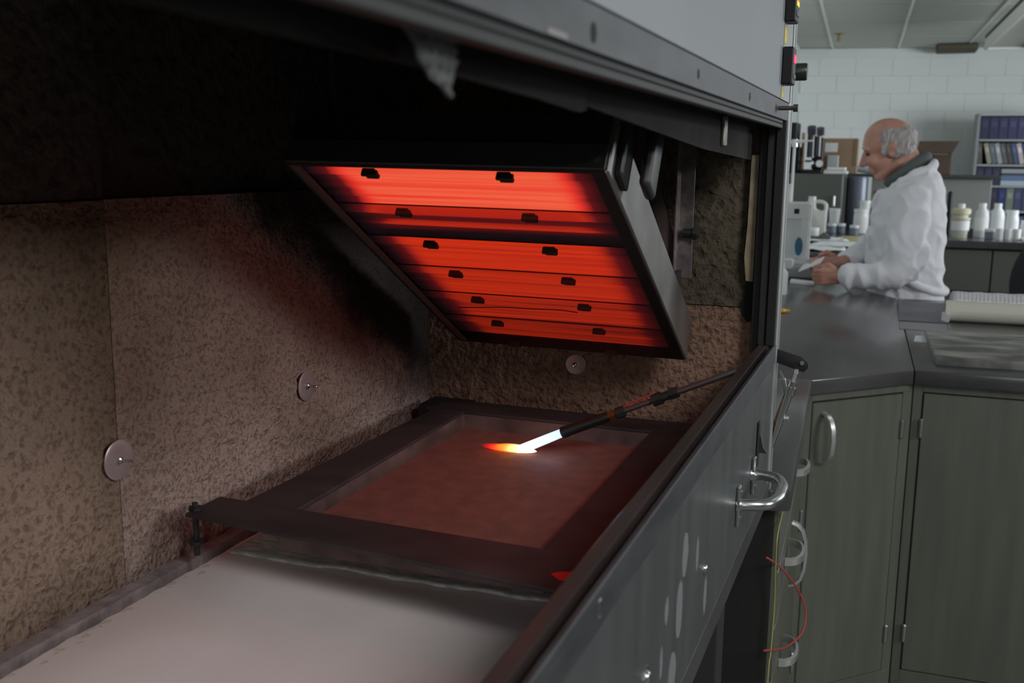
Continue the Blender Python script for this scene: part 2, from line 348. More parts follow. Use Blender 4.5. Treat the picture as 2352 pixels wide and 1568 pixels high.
# things on the right worktop
MB().prism([(.103, 2.745), (.92, 2.80), (.92, 3.24), (.084, 3.20)], CT, CT+.022, .002).build('stone_slab', mat('worn_stone', (.30, .295, .27), .5, col2=(.07, .07, .07), scale=9, bump=.1, bscale=40, stretch=(1, 2.6, 1)), label='thick black slab with a worn streaked grey top on the right worktop', cat='slab')
MB().prism([(.055, 3.10), (.092, 3.09), (.088, 3.20), (.060, 3.19)], CT, CT+.003).build('paper_scrap', paper_m, label='small white paper scrap beside the far left corner of the slab', cat='paper')
MB().prism([(.012, 3.50), (.155, 3.50), (.165, 4.00), (.006, 4.00)], CT, CT+.003).build('laminate_sheet', mat('grey_laminate', (.10, .10, .115), .5), label='dark grey flat sheet left of the cream tube on the worktop', cat='sheet')
MB().prism([(.015, 3.32), (.150, 3.32), (.153, 3.47), (.014, 3.47)], CT, CT+.002).build('laminate_sheet', mat('pale_laminate', (.20, .20, .215), .45), label='paler grey flat strip in front of the dark flat sheet', cat='sheet')
MB().prism([(.14, 3.55), (.16, 3.50), (.168, 3.60)], CT+.003, CT+.03).build('paper_corner', paper_m, label='white folded paper corner peeking from behind the cream tube end', cat='paper')
b = MB(); n = 32; R0 = .034; ring = []
for (x, r) in ((.0, R0), (.9, R0), (.9, R0-.004), (.0, R0-.004)):
    ring.append([b.b.verts.new((.150+x, 3.56+r*math.sin(2*math.pi*k/n)+x*.05, CT+R0+r*math.cos(2*math.pi*k/n))) for k in range(n)])
for i in range(4):
    A, B = ring[i], ring[(i+1) % 4]
    for k in range(n): b.b.faces.new((A[k], A[(k+1) % n], B[(k+1) % n], B[k]))
bmesh.ops.recalc_face_normals(b.b, faces=b.b.faces)
b.build('cardboard_tube', cream, label='cream mailing tube lying across the right worktop', cat='tube')
ps = thing('petri_dish_sleeve', 'clear plastic sleeve of stacked round dishes lying behind the cream tube', 'sleeve', (.178, 3.80, CT+.036), R(3))
pd = MB().rod((0, 0, 0), (.010, 0, 0), .034, n=28, prof=[(.030, 0), (.034, .001), (.034, .0095), (.031, .0105)]).mesh('petri_dish', mat('clear_plastic', (.72, .73, .73), .25, spec=.8, alpha=.9))
for k in range(56):
    o = bpy.data.objects.new('petri_dish', pd); o.location = (.012+.0125*k, 0, 0); link(o, ps)
b = MB(); pr = []
for k in range(40): pr.append((.0352+.0012*math.sin(k*1.7)+(.0008*random.random()), .018*k))
b.rod((0, 0, 0), (.7, 0, 0), .035, n=28, prof=[(.02, -.006)]+pr).build('sleeve', mat('clear_film', (.75, .77, .77), .2, alpha=.45), ps)

# ================================================================ LEFT WORKTOP THINGS
bal = thing('analytical_balance', 'white laboratory balance with a glass draft shield left of the man', 'balance', (-.455, 4.80, CT), PHI)
MB().box(-.12, .11, -.22, .25, 0, .055, .01).build('base', mat('balance_grey', (.30, .31, .31), .5), bal)
MB().box(-.075, .065, -.12, -.105, .055, .075, .002).box(-.075, .065, -.12, -.105, .255, .32, .002).box(.035, .065, -.12, -.105, .075, .255, .002).box(-.075, -.06, -.12, -.105, .075, .255, .002).box(-.075, .065, .10, .14, .055, .32, .004).box(-.075, .065, -.12, .14, .315, .322, .002).build('shield_frame', mat('balance_white', (.66, .68, .67), .45), bal)
MB().box(-.06, .035, -.114, -.111, .075, .255).box(.060, .063, -.105, .10, .075, .315).build('glass_pane', glass, bal)
MB().lathe([(.03, 0), (.03, .003), (.004, .004), (.004, .02), (.035, .022), (.035, .025)], (-.01, -.02, .06)).build('pan', chrome, bal)
MB().box(.000, .022, -.1215, -.120, .278, .300).build('display', blk, bal)
MB().lathe([(.03, 0), (.03, .002)], n=28, mx=Matrix.Translation((.028, -.1225, .135)) @ Matrix.Rotation(R(90), 4, 'X') @ Matrix.Diagonal((.55, 1.35, 1, 1))).build('blue_emblem', mat('blue_label', (.02, .12, .22), .5), bal)
MB().box(-.06, .028, -.05, .02, .0, .045, .006).build('control_box', wht, bal, loc=(-.015, -.17, .04))
def bottle(name, loc, prof, m, label, lidprof=None, lidm=wht, cat='bottle', group=None, band=None, bandm=None):
    t = thing(name, label, cat, loc, group=group)
    MB().lathe(prof, n=24).build('body', m, t)
    if lidprof: MB().lathe(lidprof, n=20).build('lid', lidm, t)
    if band: MB().lathe([(band[0], band[1]), (band[0], band[2])], n=24).build('paper_label', bandm or paper_m, t)
    return t
MB().box(-.56, -.475, 4.74, 4.82, CT+.322, CT+.405, .006).build('carton', wht, label='small white carton standing on top of the balance', cat='box')
st = thing('ring_stand', 'thin white stand with a short top arm behind the balance', 'stand', (-.512, 5.15, CT))
MB().box(-.08, .06, -.06, .06, 0, .012, .003).build('foot', blk, st)
MB().rod((0, 0, .012), (0, 0, .595), .006).build('pole', wht, st)
MB().rod((-.06, 0, .592), (.045, 0, .602), .008).rod((.045, 0, .602), (.085, 0, .604), .004).build('arm', wht, st)
MB().rod((0, 0, .575), (0, 0, .61), .014).build('clamp', castal, st)
bottle('wash_bottle', (-.415, 4.02, CT), [(.018, 0), (.020, .004), (.020, .085), (.008, .10)], wht, 'slim white bottle at the near end of the worktop against the post', [(.006, .10), (.006, .122)])
MB().prism([(-.425, 4.40), (-.325, 4.36), (-.315, 4.44), (-.43, 4.50)], CT, CT+.010, .002).build('notepad', paper_m, label='flat white notepad in front of the hands of the man', cat='notepad')
MB().rod((-.375, 3.50, CT+.008), (-.335, 3.52, CT+.008), .008, n=14, prof=[(.004, 0), (.008, .006), (.008, .030), (.004, .038), (.004, .045)]).build('amber_vial', mat('amber_glass', (.60, .32, .02), .15, spec=.8), label='small amber vial lying on the worktop beside the cabinet post', cat='vial')

# second bench with papers and jars behind the balance
bn = thing('bench', 'dark sage bench behind the balance covered with papers and jars', 'bench', (0, 0, 0))
MB().prism([(-1.00, 6.00), (-.285, 6.06), (-.20, 8.05), (-1.08, 8.05)], CT-.04, CT, .003).build('top', counter_m, bn)
MB().prism([(-.98, 6.03), (-.31, 6.085), (-.23, 8.03), (-1.06, 8.03)], 0, CT-.04).build('cabinet', greygreen, bn)
for i, (x, y, w, h, rz, zz, lab) in enumerate(((-.45, 6.25, .30, .36, 4, .0, 'white sheet at the front edge of the bench of jars'), (-.36, 6.55, .28, .42, -7, .005, 'white sheet left of the man hanging over the bench side'), (-.50, 6.85, .34, .3, 12, .010, 'crumpled white sheet under the small white jar'))):
    b = MB(); nx = 10
    vs = []; fs = []
    for yy in range(nx+1):
        for xx in range(nx+1):
            u, v = xx/nx-.5, yy/nx-.5
            vs.append((u*w, v*h, zz+.004+.008*(noise.noise(Vector((u*4+i*9, v*4, i)))+.4)+.004))
    for yy in range(nx):
        for xx in range(nx): q = yy*(nx+1)+xx; fs.append((q, q+1, q+nx+2, q+nx+1))
    o = b.poly(vs, fs).build('paper_sheet', paper_m, label=lab, cat='paper', loc=(x, y, CT)); o.rotation_euler.z = R(rz)
    md = o.modifiers.new('thickness', 'SOLIDIFY'); md.thickness = .001
MB().prism([(-.37, 6.85), (-.23, 6.90), (-.22, 7.25), (-.36, 7.2)], CT, CT+.022, .004).build('notebook', mat('yellow_paper', (.42, .38, .18), .8), label='yellowish pad lying below the tall jar beside the man', cat='notebook')
# jug
jg = thing('jug', 'milky plastic jug with a loop handle standing on the bench', 'jug', (-.575, 7.5, CT))
MB().prism([(-.074, 0), (.074, 0), (.076, .165), (.066, .178), (.030, .170), (-.002, .185), (-.004, .245), (-.052, .245), (-.076, .195)], -.045, .045, bev=.012, mx=Matrix.Rotation(R(90), 4, 'X')).build('body', translucent, jg)
MB().tube(smoothpath([(-.012, 0, .232), (.035, 0, .232), (.066, 0, .212), (.066, 0, .165)]), .013, 10).build('handle', translucent, jg)
MB().lathe([(.026, .243), (.026, .268)], c=(-.028, 0, 0), n=20).build('lid', translucent, jg)
jar = [(.028, 0), (.031, .004), (.031, .052), (.027, .057)]; jl = [(.032, .052), (.032, .070)]
bottle('jar', (-.545, 7.04, CT), [(.032, 0), (.034, .004), (.034, .060), (.030, .064)], translucent, 'small white jar in front of the milky jug', [(.035, .060), (.035, .079)], cat='jar')
bottle('jar', (-.475, 7.77, CT), jar, jargrey, 'grey-banded jar with white lid just right of the milky jug', jl, cat='jar')
bottle('jar', (-.415, 7.80, CT), jar, jargrey, 'grey-banded jar with white lid second right of the milky jug', jl, cat='jar')
bottle('jar', (-.315, 7.62, CT), jar, jargrey, 'grey-banded jar with white lid in front of the tall white bottle', jl, cat='jar')
bottle('bottle', (-.283, 7.83, CT), [(.044, 0), (.050, .005), (.050, .135), (.046, .15), (.04, .155)], wht, 'wide white bottle beside the chest of the man', [(.051, .150), (.051, .176)], band=(.0508, .03, .12))
bottle('jar', (-.262, 7.85, CT+.176), [(.034, 0), (.036, .003), (.036, .045), (.033, .048)], wht, 'white jar stacked on top of the wide white bottle', [(.038, .045), (.038, .060)], cat='jar')
bottle('cup', (-.475, 7.95, CT), [(.030, 0), (.040, .17), (.038, .17), (.034, .16)], paper_m, 'tall white cup behind the loop handle of the jug', None, cat='cup')
tool = thing('clamp_tool', 'grey metal clamp lying on papers in front of the small white jar', 'tool', (-.50, 6.80, CT+.022))
MB().box(-.09, .08, -.02, .02, 0, .018, .004).build('bar', mat('grey_tool', (.12, .12, .105), .5), tool)
MB().rod((.04, -.03, .02), (.04, .04, .02), .022).build('knob', mat('grey_tool_knob', (.10, .10, .09), .5), tool)

# ---------------- cabinets in the depth, with boxes on top
c1 = thing('storage_cabinet', 'dark grey-green steel cabinet standing on the bench behind the jug', 'cabinet', (-1.0, 8.10, 0))
MB().box(0, .565, .0, .5, .902, 1.32, .004).build('body', greygreen, c1)
MB().box(.01, .56, -.02, .0, .92, 1.31, .004).build('door', greygreen, c1)
MB().box(.50, .515, -.045, -.02, 1.08, 1.16, .004).build('handle', chrome, c1)
dm = thing('drum', 'blue-grey steel drum between the two cabinets', 'drum', (-.345, 8.32, 0))
MB().lathe([(.075, 0), (.08, .01), (.08, 1.28), (.075, 1.30)], n=32).build('body', bluegrey, dm)
c2 = thing('storage_cabinet', 'pale grey cabinet with a dark top slab behind the man', 'cabinet', (-.26, 9.0, 0))
MB().box(0, .9, 0, .5, 0, 1.29, .004).build('body', lightgrey, c2)
MB().box(-.2, .95, -.05, .55, 1.29, 1.315, .003).build('top', mat('dark_slab', (.04, .045, .045), .5), c2)
MB().rod((.06, -.02, 1.17), (.06, 0, 1.17), .012).build('lock', blk, c2)
MB().box(-.95, -.80, 8.15, 8.45, 1.32, 1.70, .004).box(-.80, -.775, 8.20, 8.4, 1.32, 1.52, .003).build('speaker_box', blk, label='black upright box at the left end of the grey-green cabinet', cat='box')
MB().box(-.773, -.760, 8.3, 8.45, 1.32, 1.63, .004).build('carton', card_m, label='narrow brown carton between the black box and the black microscope', cat='box')
ms = thing('microscope', 'black microscope with a chrome focus knob on the grey-green cabinet', 'microscope', (-.66, 8.25, 1.32))
MB().box(-.09, .06, -.10, .12, 0, .03, .006).build('base', blk, ms)
MB().box(-.03, .055, .02, .08, .03, .27, .01).build('arm', blk, ms)
MB().rod((-.035, -.02, .12), (-.035, -.02, .30), .030).rod((.015, -.02, .13), (.015, -.02, .28), .024).build('tube', mat('glossy_black', (.02, .02, .025), .15), ms)
MB().rod((-.035, -.04, .30), (-.035, -.06, .35), .032).rod((.03, -.04, .29), (.03, -.06, .34), .028).build('eyepiece', mat('glossy_black_eyepiece', (.05, .04, .06), .15), ms)
MB().box(-.07, .05, -.08, .06, .085, .10, .003).build('stage', blk, ms)
MB().rod((.04, -.12, .075), (.04, -.09, .075), .026).build('focus_knob', chrome, ms)
MB().rod((-.01, -.13, .08), (-.01, -.10, .08), .012).build('lamp', mat('bright_chrome', (.9, .9, .92), .1, 1), ms)
MB().box(-.585, -.50, 8.42, 8.45, 1.32, 1.46, .004).build('white_case', mat('pale_case', (.45, .48, .48), .5), label='pale upright case between the microscope and the cardboard box', cat='case')
cb = thing('cardboard_box', 'brown cardboard box with a white sheet stuck on its side', 'box', (-.48, 8.52, 1.32))
MB().box(-.14, .115, -.05, .12, .0, .27, .003).build('box', card_m, cb)
MB().box(-.13, -.035, -.053, -.050, .165, .235).build('paper_sheet', paper_m, cb)
MB().box(.085, .112, -.054, -.050, .06, .268).build('flap', mat('darker_card', (.20, .13, .075), .8), cb)
for k, (xx, w, h) in enumerate(((-.505, .17, .02), (-.51, .15, .012), (-.50, .13, .016))):
    MB().box(xx-w/2, xx+w/2, 8.18, 8.40, 1.32+sum((.02, .012, .016)[:k]), 1.32+sum((.02, .012, .016)[:k+1]), .002).build('paper_stack', (paper_m, cream, paper_m)[k], label=('white file lowest in the stack before the cardboard box', 'cream file in the middle of the stack before the cardboard box', 'short white file topmost in the stack before the cardboard box')[k], cat='file')
MB().rod((-.425, 9.02, 1.357), (-.21, 9.02, 1.357), .02, n=20, prof=[(.012, 0), (.026, .02), (.040, .16), (.040, .2), (.03, .215)]).build('plastic_bottle', mat('blue_white_plastic', (.52, .56, .62), .4), label='bluish white bottle lying on the cabinet top before the face of the man', cat='bottle')
MB().rod((-.17, 9.05, 1.3435), (-.10, 9.05, 1.3435), .028).build('cup', wht, label='short white cup lying behind the nose of the man', cat='cup')
bx = thing('open_carton', 'open dark brown cardboard carton behind the neck of the man', 'box', (.20, 9.15, 1.315))
MB().box(-.14, .13, -.10, .12, 0, .17, .003).build('box', card_dark, bx)
MB().prism([(-.14, 0), (.13, 0), (.18, .10), (-.12, .10)], -.004, .004, mx=Matrix.Translation((0, -.11, .17)) @ Matrix.Rotation(R(80), 4, 'X')).build('flap', card_dark, bx)
MB().box(-.1, .1, -.115, -.101, .160, .168).build('tape', mat('brown_tape', (.2, .16, .13), .4), bx)

# ---------------- far bench with bottles, right of the man
fb = thing('bench', 'dark sage bench with black top carrying the row of white bottles', 'bench', (0, 0, 0))
MB().box(.22, 2.0, 7.46, 8.15, CT-.05, CT, .003).build('top', counter_m, fb)
MB().box(.24, 2.0, 7.50, 8.12, 0, CT-.05).build('carcass', gap_m, fb)
for k in range(5):
    MB().box(.25+.33*k, .57+.33*k, 7.485, 7.50, .56, CT-.062, .003).build('drawer', greygreen, fb)
    MB().box(.25+.33*k, .57+.33*k, 7.485, 7.50, .04, .55, .003).build('door', greygreen, fb)
pail = thing('pail', 'white pail with a cream lidded tub on top right behind the man', 'pail', (.376, 7.78, CT))
MB().lathe([(.048, 0), (.058, .12), (.064, .125), (.064, .138)], n=28).build('body', mat('pail_plastic', (.52, .50, .42), .5), pail)
MB().lathe([(.0585, .05), (.0600, .115)], n=28).build('paper_label', paper_m, pail)
tub = thing('tub', 'cream tub with white knob lid standing on the white pail', 'tub', (.376, 7.78, CT+.138))
MB().lathe([(.046, 0), (.05, .02), (.062, .025), (.064, .055), (.05, .065)], n=28).build('body', mat('cream_tub', (.60, .57, .42), .5), tub)
MB().lathe([(.022, .065), (.024, .09), (.018, .095)], n=20).build('lid', wht, tub)
tall = [(.046, 0), (.049, .006), (.049, .15), (.045, .175), (.024, .205), (.024, .212)]; tlid = [(.026, .208), (.026, .236)]
bottle('bottle', (.515, 7.88, CT), tall, mat('bottle_white', (.62, .64, .66), .4), 'tall white round bottle, left of the two alike', tlid, band=(.0496, .05, .14))
bottle('bottle', (.615, 7.91, CT), tall, wht, 'tall white round bottle, right of the two alike', tlid, band=(.0496, .05, .14))
bottle('bottle', (.710, 7.94, CT), [(.044, 0), (.047, .006), (.047, .13), (.040, .160)], wht, 'stout white wide-necked bottle with printed label', [(.042, .158), (.042, .190)], band=(.0476, .04, .12))
bottle('jar', (.560, 7.70, CT), jar, jargrey, 'small grey jar before the gap between the tall bottles', jl, cat='jar')
for k, lab in enumerate(('small white jar, left of the three in front of the stout bottle', 'small white jar, middle of the three in front of the stout bottle', 'small white jar, right of the three in front of the stout bottle')):
    bottle('jar', (.622+.052*k, 7.66, CT), [(.022, 0), (.024, .004), (.024, .058), (.021, .062)], wht, lab, [(.025, .058), (.025, .076)], cat='jar', group='small white jars on the far bench')
bottle('bottle', (.800, 7.98, CT), [(.030, 0), (.032, .006), (.032, .09)], wht, 'white bottle cut by the right edge of the photo', [(.026, .09), (.026, .12)])
bottle('jar', (.455, 7.95, CT), [(.026, 0), (.026, .055)], mat('brown_jar', (.10, .09, .10), .4), 'dark small jar between the pail and the first tall bottle', [(.02, .055), (.02, .075)], cat='jar')
MB().box(.755, .90, 7.60, 7.75, CT, CT+.018, .003).build('tray', wht, label='flat white tray right of the small white jars', cat='tray')
MB().box(.292, .325, 8.0, 8.12, CT, 1.21, .012).build('dark_case', blk, label='black upright case between the back of the man and the cream tub', cat='case')

# chair
ch = thing('office_chair', 'black office chair with a curved back at the right edge', 'chair', (.70, 5.15, 0))
MB().ell((0, 0, .87), (.225, .05, .26), seg=28).build('backrest', mat('black_fabric', (.018, .018, .02), .9), ch)
MB().ell((0, .27, .48), (.24, .24, .05), seg=28).build('seat', blk, ch)
MB().box(-.03, .03, .02, .06, .45, .72, .01).build('back_bracket', blk, ch)
MB().rod((0, .27, .08), (0, .27, .44), .025).build('gas_post', blk, ch)
for k in range(5):
    a_ = 2*math.pi*k/5
    MB().rod((0, .27, .10), (.26*math.cos(a_), .27+.26*math.sin(a_), .06), .02, .014).ell((.27*math.cos(a_), .27+.27*math.sin(a_), .028), (.028, .028, .028)).build('leg', blk, ch)

# ---------------- bookshelf with individual books
bs = thing('bookshelf', 'grey steel bookshelf full of binders against the far wall', 'bookshelf', (.645, 11.75, 0), R(1.5))
shm = mat('shelf_grey', (.28, .30, .31), .5)
MB().box(0, .03, 0, .36, 0, 1.915, .003).build('side_panel', shm, bs)
MB().box(1.0, 1.03, 0, .36, 0, 1.915, .003).build('side_panel', shm, bs)
MB().box(.03, 1.0, .345, .36, 0, 1.9).build('back_panel', mat('shelf_back', (.06, .065, .07), .6), bs)
MB().box(.0, 1.03, 0, .36, 1.895, 1.92, .003).build('top_panel', mat('shelf_light', (.42, .44, .43), .5), bs)
SZ = [1.66, 1.405, 1.19, .935, .65, .35, .05]
for z in SZ: MB().box(.03, 1.0, 0, .345, z-.02, z, .003).build('shelf', mat('shelf_edge', (.38, .40, .40), .5) if z == SZ[0] else bpy.data.materials['shelf_edge'], bs)
navy = (.025, .03, .085); bcol = {}
def bookmat(c):
    k = tuple(c)
    if k not in bcol: bcol[k] = mat('book_cloth', c, .5)
    return bcol[k]
def book(x, z, w, h, lean, c, lab, group, name='binder', spine=None):
    t = thing(name, lab, 'book', (.645+x, 11.77+x*.026, z+.001), group=group); t.rotation_euler = (0, R(lean), R(1.5))
    MB().box(0, w, 0, .24, 0, h, .003).build('cover', bookmat(c), t)
    MB().box(w*.2, w*.8, -.0015, .0, h*.55, h*.8).build('spine_label', spine or bookmat(tuple(min(1, q*1.6+.01) for q in c)), t)
    return t
ordn = ('leftmost', 'second from left', 'third from left', 'fourth from left', 'fifth from left', 'sixth from left', 'seventh from left', 'eighth from left', 'ninth from left', 'tenth from left')
x = .035
for k in range(6):
    book(x, 1.66, .085, .225, 0, (.022+.004*k, .026+.004*k, .075+.012*k), 'dark blue binder on the top shelf, ' + ordn[k], 'dark blue binders on the top shelf'); x += .0875
x = .035
cs = [(.10, .10, .09), (.30, .30, .24), (.13, .15, .18), (.34, .37, .41), (.11, .11, .12), (.07, .06, .06), (.06, .09, .20), (.52, .46, .48), (.02, .05, .24), (.32, .31, .28)]
nm = ['dark olive', 'beige', 'slate', 'pale grey', 'dark grey', 'brown-black', 'dull blue', 'white patterned', 'deep blue', 'sand']
for k in range(9):
    book(x, 1.405, .045, .215, -14 if k else -4, cs[k], nm[k]+' book leaning on the second shelf, '+ordn[k], 'leaning books on the second shelf', 'book'); x += .051 if k else .095
x = .035
for k in range(3):
    book(x, 1.19, .075, .185, 0, (.02, .023, .06), 'dark navy binder on the third shelf, ' + ordn[k], 'navy binders on the third shelf'); x += .077
for k, (zz, hh, c, lab) in enumerate(((0, .05, (.42, .50, .62), 'pale blue flat box lowest in the third-shelf pile'), (.05, .055, (.13, .19, .33), 'mid blue flat box in the third-shelf pile'), (.105, .02, (.04, .04, .05), 'dark thin flat file in the third-shelf pile'), (.125, .045, (.34, .38, .42), 'light grey flat box topmost in the third-shelf pile'))):
    MB().box(.645+.27, .645+.50, 11.79, 12.03, 1.191+zz, 1.191+zz+hh, .003).build('flat_box', bookmat(c), label=lab, cat='box')
MB().box(.645+.52, .645+.60, 11.79, 12.0, 1.191, 1.25, .003).build('flat_box', bookmat((.35, .12, .13)), label='reddish small box beside the blue third-shelf pile', cat='box')
x = .035
cs = [(.02, .022, .03), (.022, .03, .045), (.022, .024, .05), (.02, .03, .14), (.18, .20, .17), (.05, .06, .14), (.045, .05, .12)]
nm = ['black', 'dark teal', 'dark navy', 'bright navy', 'grey-green', 'dusty blue', 'indigo']
for k in range(7):
    book(x, .935, .072, .228, 0, cs[k], nm[k]+' binder on the fourth shelf, '+ordn[k], 'binders on the fourth shelf'); x += .075
for k in range(4):
    book(.30+.075*k, .65, .07, .23, 0, (.05, .09, .22), 'blue binder on the shelf behind the bottles, '+ordn[k], 'blue binders behind the bottles')

# ================================================================ PERSON
def fuse(name, b, vox, m, parent, it=4, disp=None, label=None):
    me = bpy.data.meshes.new(name); b.b.to_mesh(me); b.b.free()
    o = bpy.data.objects.new(name, me); COL.objects.link(o)
    md = o.modifiers.new('r', 'REMESH'); md.mode = 'VOXEL'; md.voxel_size = vox
    dg = bpy.context.evaluated_depsgraph_get(); dg.update()
    me2 = bpy.data.meshes.new_from_object(o.evaluated_get(dg)); o.modifiers.clear(); o.data = me2; bpy.data.meshes.remove(me)
    t = bmesh.new(); t.from_mesh(me2)
    for _ in range(it): bmesh.ops.smooth_vert(t, verts=t.verts, factor=.5, use_axis_x=True, use_axis_y=True, use_axis_z=True)
    if disp:
        t.normal_update()
        for v in t.verts: v.co += v.normal*disp(v.co)
    t.to_mesh(me2); t.free(); me2.name = name; me2.materials.clear(); me2.materials.append(m)
    for p in me2.polygons: p.use_smooth = True
    if parent is not None: o.parent = parent
    if label: o['label'] = label
    return o
PY = 4.45
man = thing('person', 'balding grey-haired person in a white lab coat looking down at the worktop', 'person', (-.014, PY, 0))
def P(x, y, z): return (x, y, z)
b = MB()
b.ell(P(-.062, 0, 1.493), (.098, .079, .088))
b.ell(P(-.092, 0, 1.478), (.070, .068, .070))
b.ell(P(-.078, 0, 1.425), (.066, .062, .072), Matrix.Rotation(R(-25), 3, 'Y'))
b.cap(P(-.02, -.050, 1.405), .022, P(-.080, -.020, 1.350), .020); b.cap(P(-.02, .050, 1.405), .022, P(-.080, .020, 1.350), .020)
b.ell(P(-.084, 0, 1.348), (.024, .026, .018))
b.ell(P(-.112, 0, 1.370), (.020, .024, .016)); b.ell(P(-.124, 0, 1.376), (.010, .018, .006)); b.ell(P(-.117, 0, 1.364), (.010, .017, .006))
b.cap(P(-.150, 0, 1.440), .009, P(-.156, 0, 1.396), .014); b.ell(P(-.142, -.011, 1.396), (.010, .009, .008)); b.ell(P(-.142, .011, 1.396), (.010, .009, .008))
for s in (-1, 1):
    b.ell(P(-.141, s*.030, 1.454), (.016, .026, .009)); b.ell(P(-.110, s*.038, 1.410), (.030, .024, .026))
    b.ell(P(-.046, s*.083, 1.454), (.016, .010, .028), Matrix.Rotation(R(-12), 3, 'Y')); b.ell(P(-.040, s*.092, 1.466), (.013, .007, .017)); b.ell(P(-.048, s*.088, 1.434), (.009, .006, .010))
b.cap(P(-.005, 0, 1.43), .060, P(.045, 0, 1.33), .066)
b.ell(P(.035, 0, 1.26), (.075, .16, .06)); b.ell(P(.035, 0, 1.12), (.09, .15, .17)); b.ell(P(.03, 0, .93), (.12, .165, .16))
for s in (-1, 1):
    b.cap(P(.03, s*.085, .86), .085, P(.02, s*.10, .48), .055); b.cap(P(.02, s*.10, .48), .055, P(.04, s*.10, .09), .040)
    b.cap(P(.04, s*.10, .05), .036, P(-.12, s*.11, .035), .030)
# near (left) arm and hand
b.cap(P(.045, -.160, 1.25), .045, P(.012, -.228, 1.0), .038); b.cap(P(.012, -.228, 1.0), .038, P(-.178, -.20, .956), .026)
# far (right) arm
b.cap(P(.03, .160, 1.25), .045, P(-.10, .215, 1.04), .042); b.cap(P(-.10, .215, 1.04), .042, P(-.205, -.015, .998), .026)
def hand(b, w, fw, side, dn):
    """w wrist, fw forward unit, side towards the thumb, dn palm normal"""
    w = Vector(w); fw = Vector(fw).normalized(); side = Vector(side).normalized(); dn = Vector(dn).normalized()
    b.cap(w, .024, w+fw*.03, .020)
    for k in range(4):
        o = (k-1.5)*.0165
        b.cap(w+fw*.02+side*o*.7, .014, w+fw*.078+side*o, .011)
        L = (.028, .034, .036, .030)[k]; r = .0088-(.001 if k == 0 else 0)
        a0 = w+fw*.082+side*o; a1 = a0+(fw*.85+dn*.55).normalized()*L; a2 = a1+(fw*.1+dn*1).normalized()*L*.75; a3 = a2+(fw*-.5+dn*.8).normalized()*L*.5
        b.cap(a0, r, a1, r*.95); b.cap(a1, r*.95, a2, r*.9); b.cap(a2, r*.9, a3, r*.85)
    t0 = w+fw*.025+side*.026; t1 = t0+(fw*.6+side*.6+dn*.3).normalized()*.034; t2 = t1+(fw*.9+dn*.35-side*.25).normalized()*.032
    b.cap(t0, .013, t1, .011); b.cap(t1, .011, t2, .009)
hand(b, (-.196, -.20, .957), (-1, .10, -.10), (-.1, -.1, 1), (0, 1, -.1))
hand(b, (-.215, -.025, .998), (-1, -.25, -.15), (-.2, .1, 1), (-.2, -1, 0))
body = fuse('body', b, .0042, skin, man, 3)
eye = MB()
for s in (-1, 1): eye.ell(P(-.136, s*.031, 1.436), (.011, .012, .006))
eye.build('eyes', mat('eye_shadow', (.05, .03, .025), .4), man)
eb = MB()
for s in (-1, 1): eb.cap(P(-.158, s*.020, 1.460), .004, P(-.142, s*.046, 1.462), .0035)
eb.build('eyebrows', hair_m, man)
# hair: a ring from temples round the back of the head
b = MB()
b.ell(P(-.020, 0, 1.490), (.064, .080, .062)); b.ell(P(-.002, 0, 1.452), (.045, .066, .048)); b.ell(P(-.012, 0, 1.505), (.055, .074, .050)); b.ell(P(-.036, 0, 1.504), (.054, .082, .047))
for s in (-1, 1):
    b.ell(P(-.062, s*.062, 1.500), (.036, .020, .040)); b.ell(P(-.070, s*.069, 1.462), (.016, .010, .034)); b.ell(P(-.03, s*.066, 1.475), (.045, .018, .052))
fuse('hair', b, .004, hair_m, man, 2, lambda c: .004*noise.noise(c*60)+.002, 'short grey hair ring round the back of the bald head')
# shirt collar
b = MB()
b.tube(smoothpath([P(-.055, -.045, 1.318), P(-.02, -.075, 1.352), P(.035, -.078, 1.395), P(.075, -.04, 1.424), P(.085, 0, 1.430), P(.075, .04, 1.424), P(.035, .078, 1.395), P(-.02, .075, 1.352), P(-.055, .045, 1.318)]), .021, 10)
fuse('shirt_collar', b, .004, shirt_m, man, 3, None, 'dark grey shirt collar')
# coat
def wr(c):
    n1 = noise.noise(Vector((c.x*10-c.z*6, c.y*4, c.z*9+c.x*6)))
    n2 = noise.noise(Vector((c.x*16+c.z*14+5, c.y*9, c.z*7-c.x*12)))
    return .012*(1-2.4*abs(n1))*.8+.005*(1-2.4*abs(n2))-.007
b = MB()
ringz = [(1.378, .035, .118, .085), (1.360, .000, .130, .115), (1.335, -.045, .146, .172), (1.29, -.078, .160, .205), (1.22, -.100, .172, .215), (1.12, -.118, .180, .205), (1.02, -.118, .184, .198), (.94, -.105, .187, .195), (.86, -.095, .190, .200), (.70, -.110, .195, .21), (.48, -.12, .20, .22)]
prev = None; rr = []
for z, xa, xb, hw in ringz:
    cx, rx_ = (xa+xb)/2, (xb-xa)/2; rg = []
    for k in range(28):
        t = 2*math.pi*k/28; ct, st_ = math.cos(t), math.sin(t)
        e = .8
        tl = (1.40-z)*0
        rg.append(b.b.verts.new(P(cx+rx_*math.copysign(abs(ct)**e, ct), hw*math.copysign(abs(st_)**e, st_), z+(.10*(cx+rx_*ct-.05) if z > 1.25 else 0))))
    rr.append(rg)
for a, c in zip(rr, rr[1:]):
    for k in range(28): b.b.faces.new((a[k], a[(k+1) % 28], c[(k+1) % 28], c[k]))
b.b.faces.new(rr[0][::-1]); b.b.faces.new(rr[-1]); bmesh.ops.recalc_face_normals(b.b, faces=b.b.faces)
